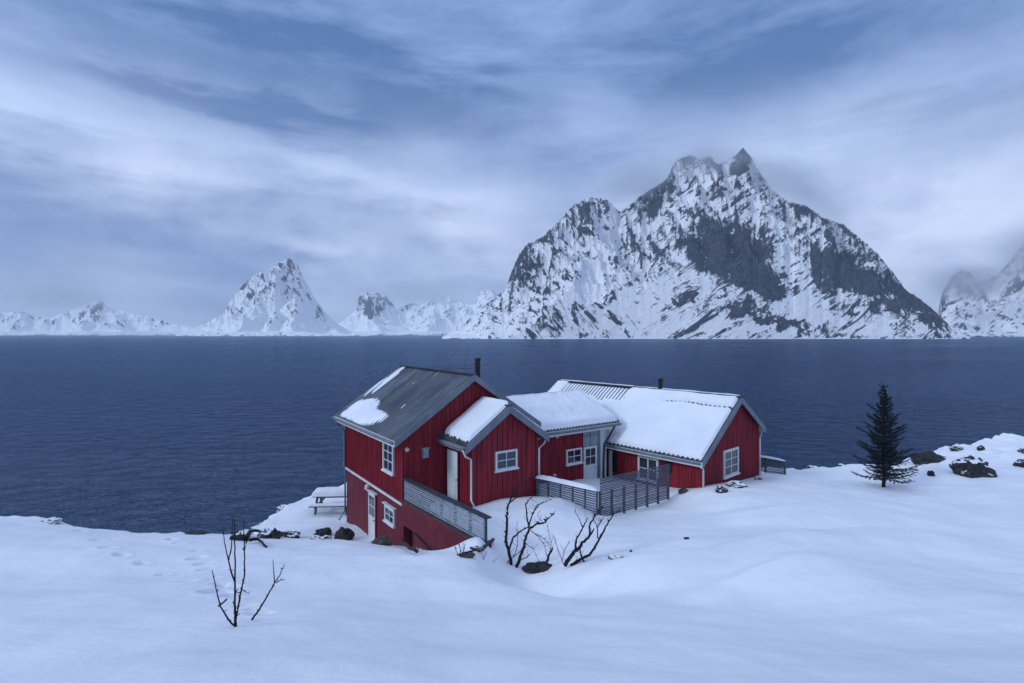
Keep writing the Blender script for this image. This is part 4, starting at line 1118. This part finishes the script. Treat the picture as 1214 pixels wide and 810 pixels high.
for i, (px, py, w_, h_, lab, mt, grp) in enumerate(rk):
    rock(px, py, w_, h_, lab, mt, seed=i + 1, depth=random.uniform(.6, .9), yaw=random.uniform(-.3, .3), group=grp, sink=.3 if px < 700 else .38)
# more shoreline stones: a rough dark hem along the water
hem = MB()
for i in range(260):
    t_ = random.random(); k = random.randint(2, len(SHORE) - 8)
    a = Vector(SHORE[k]); b_ = Vector(SHORE[k + 1]); p = a.lerp(b_, t_)
    x, y = p.x + random.uniform(-.5, .5), p.y + random.uniform(-.1, .9)
    z = gz(x, y); r_ = random.uniform(.07, .28)
    pts = []
    seedv = Vector((i * 1.3, i * .7, 0))
    bm = bmesh.new(); bmesh.ops.create_icosphere(bm, subdivisions=2, radius=1)
    hem.add([(x + v_.co.x * r_ * (1.3 + .6 * mnoise.noise(v_.co * 1.5 + seedv)), y + v_.co.y * r_ * (1 + .6 * mnoise.noise(v_.co * 1.5 + seedv)), z + v_.co.z * r_ * .7 * (1 + .6 * mnoise.noise(v_.co * 1.5 + seedv))) for v_ in bm.verts],
            [tuple(v_.index for v_ in f.verts) for f in bm.faces])
    bm.free()
tag(hem.build('shore_stones', M['rock'], fix=False), 'loose dark stones along the waterline', 'stones', kind='stuff')

# driftwood, boards
def stick(pts, r0, r1, label, cat, name, material='bark', group=None):
    pts = [Vector(p) for p in pts]; base = pts[0].copy(); n = 12; out = []
    mb = MB(); fine = []
    for i in range(len(pts) - 1):
        for k in range(4): fine.append(pts[i].lerp(pts[i + 1], k / 4))
    fine.append(pts[-1]); m_ = len(fine)
    fine = [p + Vector((random.uniform(-1, 1), random.uniform(-1, 1), random.uniform(-1, 1))) * r0 * .35 for p in fine]
    mb.tube([p - base for p in fine], [r0 + (r1 - r0) * i / (m_ - 1) for i in range(m_)], 7)
    o = mb.build(name, M[material], None, smooth=True); o.location = base
    return tag(o, label, cat, group)
def on(px, py, h=0.0): p = hit(px, py); p.z += h; return p
stick([on(276, 640, .1), on(290, 642, .12), on(300, 635, .25), on(314, 636, .15)], .11, .05, 'dark curved driftwood log lying above the cove behind the small bare shrub', 'driftwood', 'driftwood')
stick([on(296, 645, .12), on(306, 643, .13), on(316, 650, .02)], .06, .03, 'thin dark branch lying below the driftwood log', 'driftwood', 'driftwood')
stick([on(476, 650, .25), on(484, 655, .15), on(495, 659, .12)], .07, .05, 'dull red pole lying in the snow below the opening of the terrace wall', 'pole', 'fallen_pole', 'niche')
stick([on(571, 655, .1), on(585, 645, .12)], .07, .06, 'brown board end sticking out at the end of the terrace railing', 'board', 'loose_board', 'brownrock')
stick([on(552, 661, .10), on(569, 657, .12)], .035, .02, 'thin dark stick on the stones at the end of the terrace wall', 'stick', 'loose_stick')

# ------------------------------------------------------------------ bare shrubs (drawn as stems at their own depth)
def stems(name, label, cat, lines, Y, basepx, depthvar=.35, material='bark', group=None, twigs=0, seed=1, spread=.6):
    rnd = random.Random(seed)
    b_ = hit(*basepx); rt_loc = Vector((b_.x, b_.y, b_.z - .05)); Yb = b_.y
    rt = root(name, rt_loc, label, cat, group)
    for (pts, r0, r1, dy) in lines:
        n = len(pts); P3 = []
        for i, (px, py) in enumerate(pts):
            y = Yb + dy[0] + (dy[1] - dy[0]) * i / max(1, n - 1)
            P3.append(pix(px, py, y))
        fine = []
        for i in range(n - 1):
            for k in range(5): fine.append(P3[i].lerp(P3[i + 1], k / 5))
        fine.append(P3[-1]); m_ = len(fine)
        fine = [p + Vector((rnd.uniform(-1, 1), rnd.uniform(-1, 1), rnd.uniform(-1, 1))) * r0 * .28 for p in fine]
        mb = MB(); mb.tube(fine, [r0 + (r1 - r0) * (i / (m_ - 1)) for i in range(m_)], 7)
        for i in range(2, m_ - 1):       # buds and short spurs
            if rnd.random() < .35:
                d = Vector((rnd.uniform(-1, 1), rnd.uniform(-1, 1), rnd.uniform(.2, 1))).normalized()
                mb.tube([fine[i], fine[i] + d * rnd.uniform(.02, .06) * (1 + r0 * 20)], [r0 * .55, r0 * .2], 5)
        mb.build('stem', M[material], rt, smooth=True)
        if twigs:
            for i in range(3, m_):
                if rnd.random() < twigs:
                    tb = MB()
                    d = (fine[min(i + 1, m_ - 1)] - fine[i - 1]).normalized()
                    sd = Vector((rnd.uniform(-1, 1), rnd.uniform(-1, 1), rnd.uniform(-.1, .9))).normalized()
                    p = fine[i]; q = [p]; ln = rnd.uniform(.12, .45) * spread
                    dd = (d * .5 + sd).normalized()
                    for k in range(4): q.append(q[-1] + dd * ln / 4); dd = (dd + Vector((rnd.uniform(-.3, .3), rnd.uniform(-.3, .3), rnd.uniform(.0, .35)))).normalized()
                    tb.tube(q, [.008, .0065, .005, .004, .003], 4); tb.build('twig', M['twig'], rt)
    return rt
q = lambda l: [(230 + x / 4.762, 590 + y / 4.762) for x, y in l]
stems('bare_shrub', 'small leafless shrub of thin upright stems in the left foreground snow', 'shrub', [
  (q([(235,735),(232,640),(230,560),(232,430),(228,250),(228,110)]), .022, .006, (0, .1)),
  (q([(228,470),(210,420),(195,355),(175,270),(162,170)]), .014, .005, (.03, -.15)),
  (q([(195,355),(210,290),(216,200),(215,85)]), .012, .005, (0, .1)),
  (q([(236,690),(250,610),(268,520),(285,440),(285,320),(283,220),(280,120)]), .018, .006, (0, .25)),
  (q([(283,310),(295,260),(320,200)]), .008, .003, (.15, .3)),
  (q([(262,510),(285,530),(312,543)]), .008, .003, (.1, .2)),
  (q([(240,735),(195,690),(150,615),(125,510),(103,408)]), .015, .006, (0, -.2)),
  (q([(138,612),(160,597),(187,574)]), .013, .012, (-.1, -.2)),
  (q([(246,520),(238,530),(235,545)]), .010, .006, (.0, .0)),
 ], 8.5, (230 + 237/4.762, 590 + 733/4.762), seed=3)
stems('bare_shrub', 'single forked leafless stem leaning right beside the small foreground shrub', 'shrub', [
  (q([(325,692),(370,630),(410,560),(455,483),(483,440),(510,378)]), .018, .006, (0, .15)),
  (q([(455,483),(450,420),(445,350)]), .010, .005, (.05, .1)),
  (q([(462,482),(490,465),(515,464)]), .009, .005, (.05, .15)),
 ], 8.9, (230 + 325/4.762, 590 + 692/4.762), seed=5)
q = lambda l: [(580 + x / 5.783, 540 + y / 5.783) for x, y in l]
stems('bare_bush', 'leafless bush with one tall arching stem, left of two below the courtyard fence', 'bush', [
  (q([(150,760),(135,650),(113,590),(120,440),(125,360),(150,290),(170,240),(250,180),(300,140)]), .055, .012, (0, .5)),
  (q([(150,320),(200,280),(260,250),(310,225)]), .020, .008, (.3, .5)),
  (q([(185,765),(215,690),(240,620),(250,560),(275,505),(330,470),(375,465),(410,430),(445,392)]), .055, .010, (0, .4)),
  (q([(272,495),(262,440),(250,340),(275,300),(300,285)]), .030, .008, (.1, .3)),
  (q([(270,490),(290,420),(330,340),(380,320),(430,300)]), .024, .007, (.1, -.2)),
  (q([(140,640),(165,560),(230,510),(275,488)]), .032, .016, (0, .3)),
  (q([(290,400),(320,370),(350,330)]), .014, .006, (0, -.2)),
  (q([(280,510),(340,560),(380,620),(400,700)]), .012, .006, (.1, .2)),
  (q([(300,530),(360,560),(410,610)]), .010, .005, (.1, .0)),
  (q([(395,735),(410,680),(435,635)]), .042, .026, (0, .0)),
  (q([(410,700),(425,600),(400,480)]), .010, .004, (.1, .1)),
  (q([(170,700),(195,620),(190,470)]), .014, .004, (0, .2)),
  (q([(110,745),(170,690),(230,650)]), .016, .006, (0, -.3)),
  (q([(200,720),(260,700),(275,680)]), .018, .006, (0, .2)),
  (q([(240,600),(300,640),(345,740)]), .010, .005, (0, .1)),
  (q([(375,470),(350,440),(330,410)]), .010, .004, (.2, .2)),
 ], 16.5, (580 + 165/5.783, 540 + 762/5.783), twigs=.5, seed=8)
stems('bare_bush', 'leafless bush of dark forking stems, right of two below the courtyard fence', 'bush', [
  (q([(520,755),(560,690),(600,650),(640,600),(690,555),(690,470),(735,410),(780,350)]), .065, .012, (0, .4)),
  (q([(690,550),(705,530),(718,505)]), .030, .018, (.2, .2)),
  (q([(590,650),(595,580),(640,500),(680,425)]), .036, .010, (0, -.2)),
  (q([(640,495),(620,440),(583,375)]), .016, .006, (-.1, -.2)),
  (q([(560,760),(620,715),(690,685),(740,600),(790,510),(840,420),(860,390)]), .050, .012, (0, .5)),
  (q([(745,570),(742,500),(725,455)]), .020, .008, (.3, .3)),
  (q([(742,490),(765,460),(770,445)]), .016, .007, (.3, .4)),
  (q([(850,400),(880,385),(900,380)]), .012, .005, (.4, .5)),
  (q([(600,770),(655,740),(630,690),(625,640)]), .034, .016, (0, .1)),
  (q([(505,740),(470,640),(445,560)]), .011, .004, (0, -.1)),
  (q([(500,720),(520,640),(555,590)]), .010, .004, (0, .2)),
  (q([(575,745),(600,720),(650,700)]), .026, .010, (0, -.1)),
 ], 16.4, (580 + 560/5.783, 540 + 762/5.783), twigs=.42, seed=12)
stems('bare_shrub', 'tiny twiggy shrub against the low right end of the terrace wall', 'shrub', [
  ([(546, 661), (546, 652), (544, 646)], .012, .004, (0, .1)), ([(547, 661), (550, 653), (551, 647)], .010, .004, (0, .1)), ([(545, 660), (541, 654), (540, 650)], .010, .004, (0, 0))],
  17, (546, 662), twigs=.9, seed=21, spread=.4)
stems('bare_shrub', 'small dry twigs sticking out of the snow below the right end of the terrace railing', 'shrub', [
  ([(573, 664), (575, 658), (577, 654)], .010, .003, (0, .1)), ([(584, 667), (588, 663), (592, 660)], .008, .003, (0, .1)), ([(573, 662), (571, 656)], .008, .003, (0, 0))],
  17, (574, 665), seed=22)

# ------------------------------------------------------------------ spruce
def spruce(px, py, hpx):
    b_ = hit(px, py); H = hpx / F * b_.y; rnd = random.Random(5)
    rt = root('spruce_tree', (b_.x, b_.y, b_.z - .05), 'lone dark spruce tree standing in the snow right of the houses', 'tree')
    o_ = rt.location
    mb = MB(); n = 14
    mb.tube([o_ + Vector((.02 * math.sin(i), .02 * math.cos(i * 1.3), H * i / n - .1)) for i in range(n + 1)], [.085 * (1 - i / n) + .008 for i in range(n + 1)], 8)
    mb.build('trunk', M['bark'], rt, smooth=True)
    fo = MB()
    def needles(a, c, w_, dens):
        d = (c - a); ln = d.length
        if ln < 1e-4: return
        d.normalize(); k = max(2, int(ln * dens))
        for i in range(k):
            p = a + d * ln * (i + rnd.random()) / k
            for s_ in range(3):
                sd = Vector((rnd.uniform(-1, 1), rnd.uniform(-1, 1), rnd.uniform(-.6, .8))).normalized()
                dir_ = (d * .8 + sd * 1.0).normalized(); ww = w_ * rnd.uniform(.6, 1.3)
                up_ = dir_.cross(Vector((rnd.random(), rnd.random(), rnd.random()))).normalized() * ww * .17
                fo.add([p - up_, p + up_, p + dir_ * ww], [(0, 1, 2)])
    lev = 25
    for L_ in range(lev):
        f = (L_ + .35) / lev                       # 0 bottom .. 1 top
        z = H * (.10 + .88 * f ** .93)
        rad = H * (.262 * (1 - f) ** .85 + .012) * rnd.uniform(.85, 1.08)
        nb = 7 if f < .4 else (6 if f < .85 else 4)
        off = rnd.random() * 6.28
        for k in range(nb):
            th = off + 6.283 * k / nb + rnd.uniform(-.3, .3)
            rr = rad * rnd.uniform(.45, 1.22) * (1.08 if math.cos(th) > .2 else .95)
            dirv = Vector((math.cos(th), math.sin(th), 0)); steps = 7; pts = []
            droop = -.30 * (1 - f) + .35 * f
            for s_ in range(steps + 1):
                q_ = s_ / steps
                pts.append(o_ + dirv * rr * q_ + Vector((0, 0, z + rr * (droop * q_ + .42 * q_ * q_))))
            fo.tube(pts, [.020 * (1 - .8 * s_ / steps) * (1.1 - f * .6) for s_ in range(steps + 1)], 4, cap=False)
            for s_ in range(1, steps + 1):
                needles(pts[s_ - 1], pts[s_], .08, 50)
                if s_ < steps + 1 and rr > .2:
                    for sg in (-1, 1):
                        sdv = Vector((-dirv.y, dirv.x, 0)) * sg
                        sl_ = rr * .42 * (1 - s_ / (steps + 2)) * rnd.uniform(.6, 1.1)
                        e = pts[s_] + (sdv * .8 + dirv * .7).normalized() * sl_ + Vector((0, 0, -.05 * sl_ + rnd.uniform(-.03, .03)))
                        needles(pts[s_], e, .07, 38)
    needles(o_ + Vector((0, 0, H * .93)), o_ + Vector((0, 0, H * 1.0)), .06, 70)
    fo.build('crown', M['needle'], rt, fix=False)
    return rt
spruce(1047.5, 578, 124)
#@@END_OBJECTS
#@@HAZE
# ------------------------------------------------------------------ air
def haze_box(name, x0, x1, y0, y1, z0, z1, dens, col, aniso=.2):
    mb = MB(); mb.box(Frame(0, 0, 1, 0), x0, x1, y0, y1, z0, z1)
    m = bpy.data.materials.new(name); m.use_nodes = True; t = m.node_tree
    for n in list(t.nodes): t.nodes.remove(n)
    v = N(t, 'ShaderNodeVolumePrincipled'); v.inputs['Color'].default_value = (*col, 1)
    v.inputs['Density'].default_value = dens; v.inputs['Anisotropy'].default_value = aniso
    out = N(t, 'ShaderNodeOutputMaterial'); L(t, v.outputs[0], out.inputs['Volume'])
    return mb.build(name, m)
hz = haze_box('haze', -9300, 9300, -600, 9700, -6, 760, 0.80e-4, (.82, .91, 1.0))
tag(hz, 'thin blue winter haze over the fjord', 'haze', kind='stuff')

m = bpy.data.materials.new('cloud_mist'); m.use_nodes = True; t = m.node_tree
for n in list(t.nodes): t.nodes.remove(n)
tcn = N(t, 'ShaderNodeTexCoord'); o = tcn.outputs['Object']
ln_ = N(t, 'ShaderNodeVectorMath', operation='LENGTH'); L(t, o, ln_.inputs[0])
oi = N(t, 'ShaderNodeObjectInfo')
nz_ = noisen(t, o, 1.7, 5, .6, .3, w4=0.0)
L(t, mathn(t, 'MULTIPLY', oi.outputs['Random'], 40.0), [n for n in t.nodes if n.type == 'TEX_NOISE'][0].inputs['W'])
fall = maprange(t, ln_.outputs['Value'], 1.0, .25)
dn = maprange(t, mathn(t, 'SUBTRACT', mathn(t, 'ADD', nz_, mathn(t, 'MULTIPLY', fall, .45)), .5), .0, .45)
dn = mathn(t, 'MULTIPLY', mathn(t, 'MULTIPLY', dn, fall), mathn(t, 'MULTIPLY', oi.outputs['Alpha'], .02))
v = N(t, 'ShaderNodeVolumePrincipled'); v.inputs['Color'].default_value = (1, 1, 1, 1); v.inputs['Anisotropy'].default_value = .8
L(t, dn, v.inputs['Density'])
out = N(t, 'ShaderNodeOutputMaterial'); L(t, v.outputs[0], out.inputs['Volume'])
def mist(px, py, Y, rx, ry, rz, label, ang=0, d=.5):
    c = pix(px, py, Y)
    me = bpy.data.meshes.new('mist_cloud'); bm = bmesh.new(); bmesh.ops.create_icosphere(bm, subdivisions=3, radius=1.0)
    bm.to_mesh(me); bm.free(); me.materials.append(m)
    ob = bpy.data.objects.new('mist_cloud', me); COL.objects.link(ob)
    ob.color = (1, 1, 1, d); ob.location = c; ob.scale = (rx, ry, rz); ob.rotation_euler = (0, R(ang), 0)
    return tag(ob, label, 'cloud', kind='stuff')
mist(930, 212, 1680, 260, 120, 100, 'mist drifting round the right shoulder of the large summit', 22, .65)
mist(750, 215, 1680, 240, 120, 100, 'mist hanging on the left shoulder of the large summit', -15, .65)
mist(840, 190, 1620, 200, 70, 90, 'thin cloud wrapping the twin summit of the large mountain', 0, .6)
mist(1150, 335, 2600, 330, 240, 150, 'mist over the top of the right edge mountain', 0, .34)
mist(1250, 300, 2600, 420, 260, 230, 'mist hiding the peak at the right edge', 0, .34)
mist(500, 345, 4500, 700, 300, 190, 'low mist in front of the distant ridge', 0, .24)
mist(60, 350, 4500, 900, 300, 190, 'low mist in front of the hills at the left edge', 0, .24)
mist(975, 245, 1640, 150, 100, 60, 'faint mist lower on the right shoulder of the large mountain', 30, .45)
#@@END_HAZE
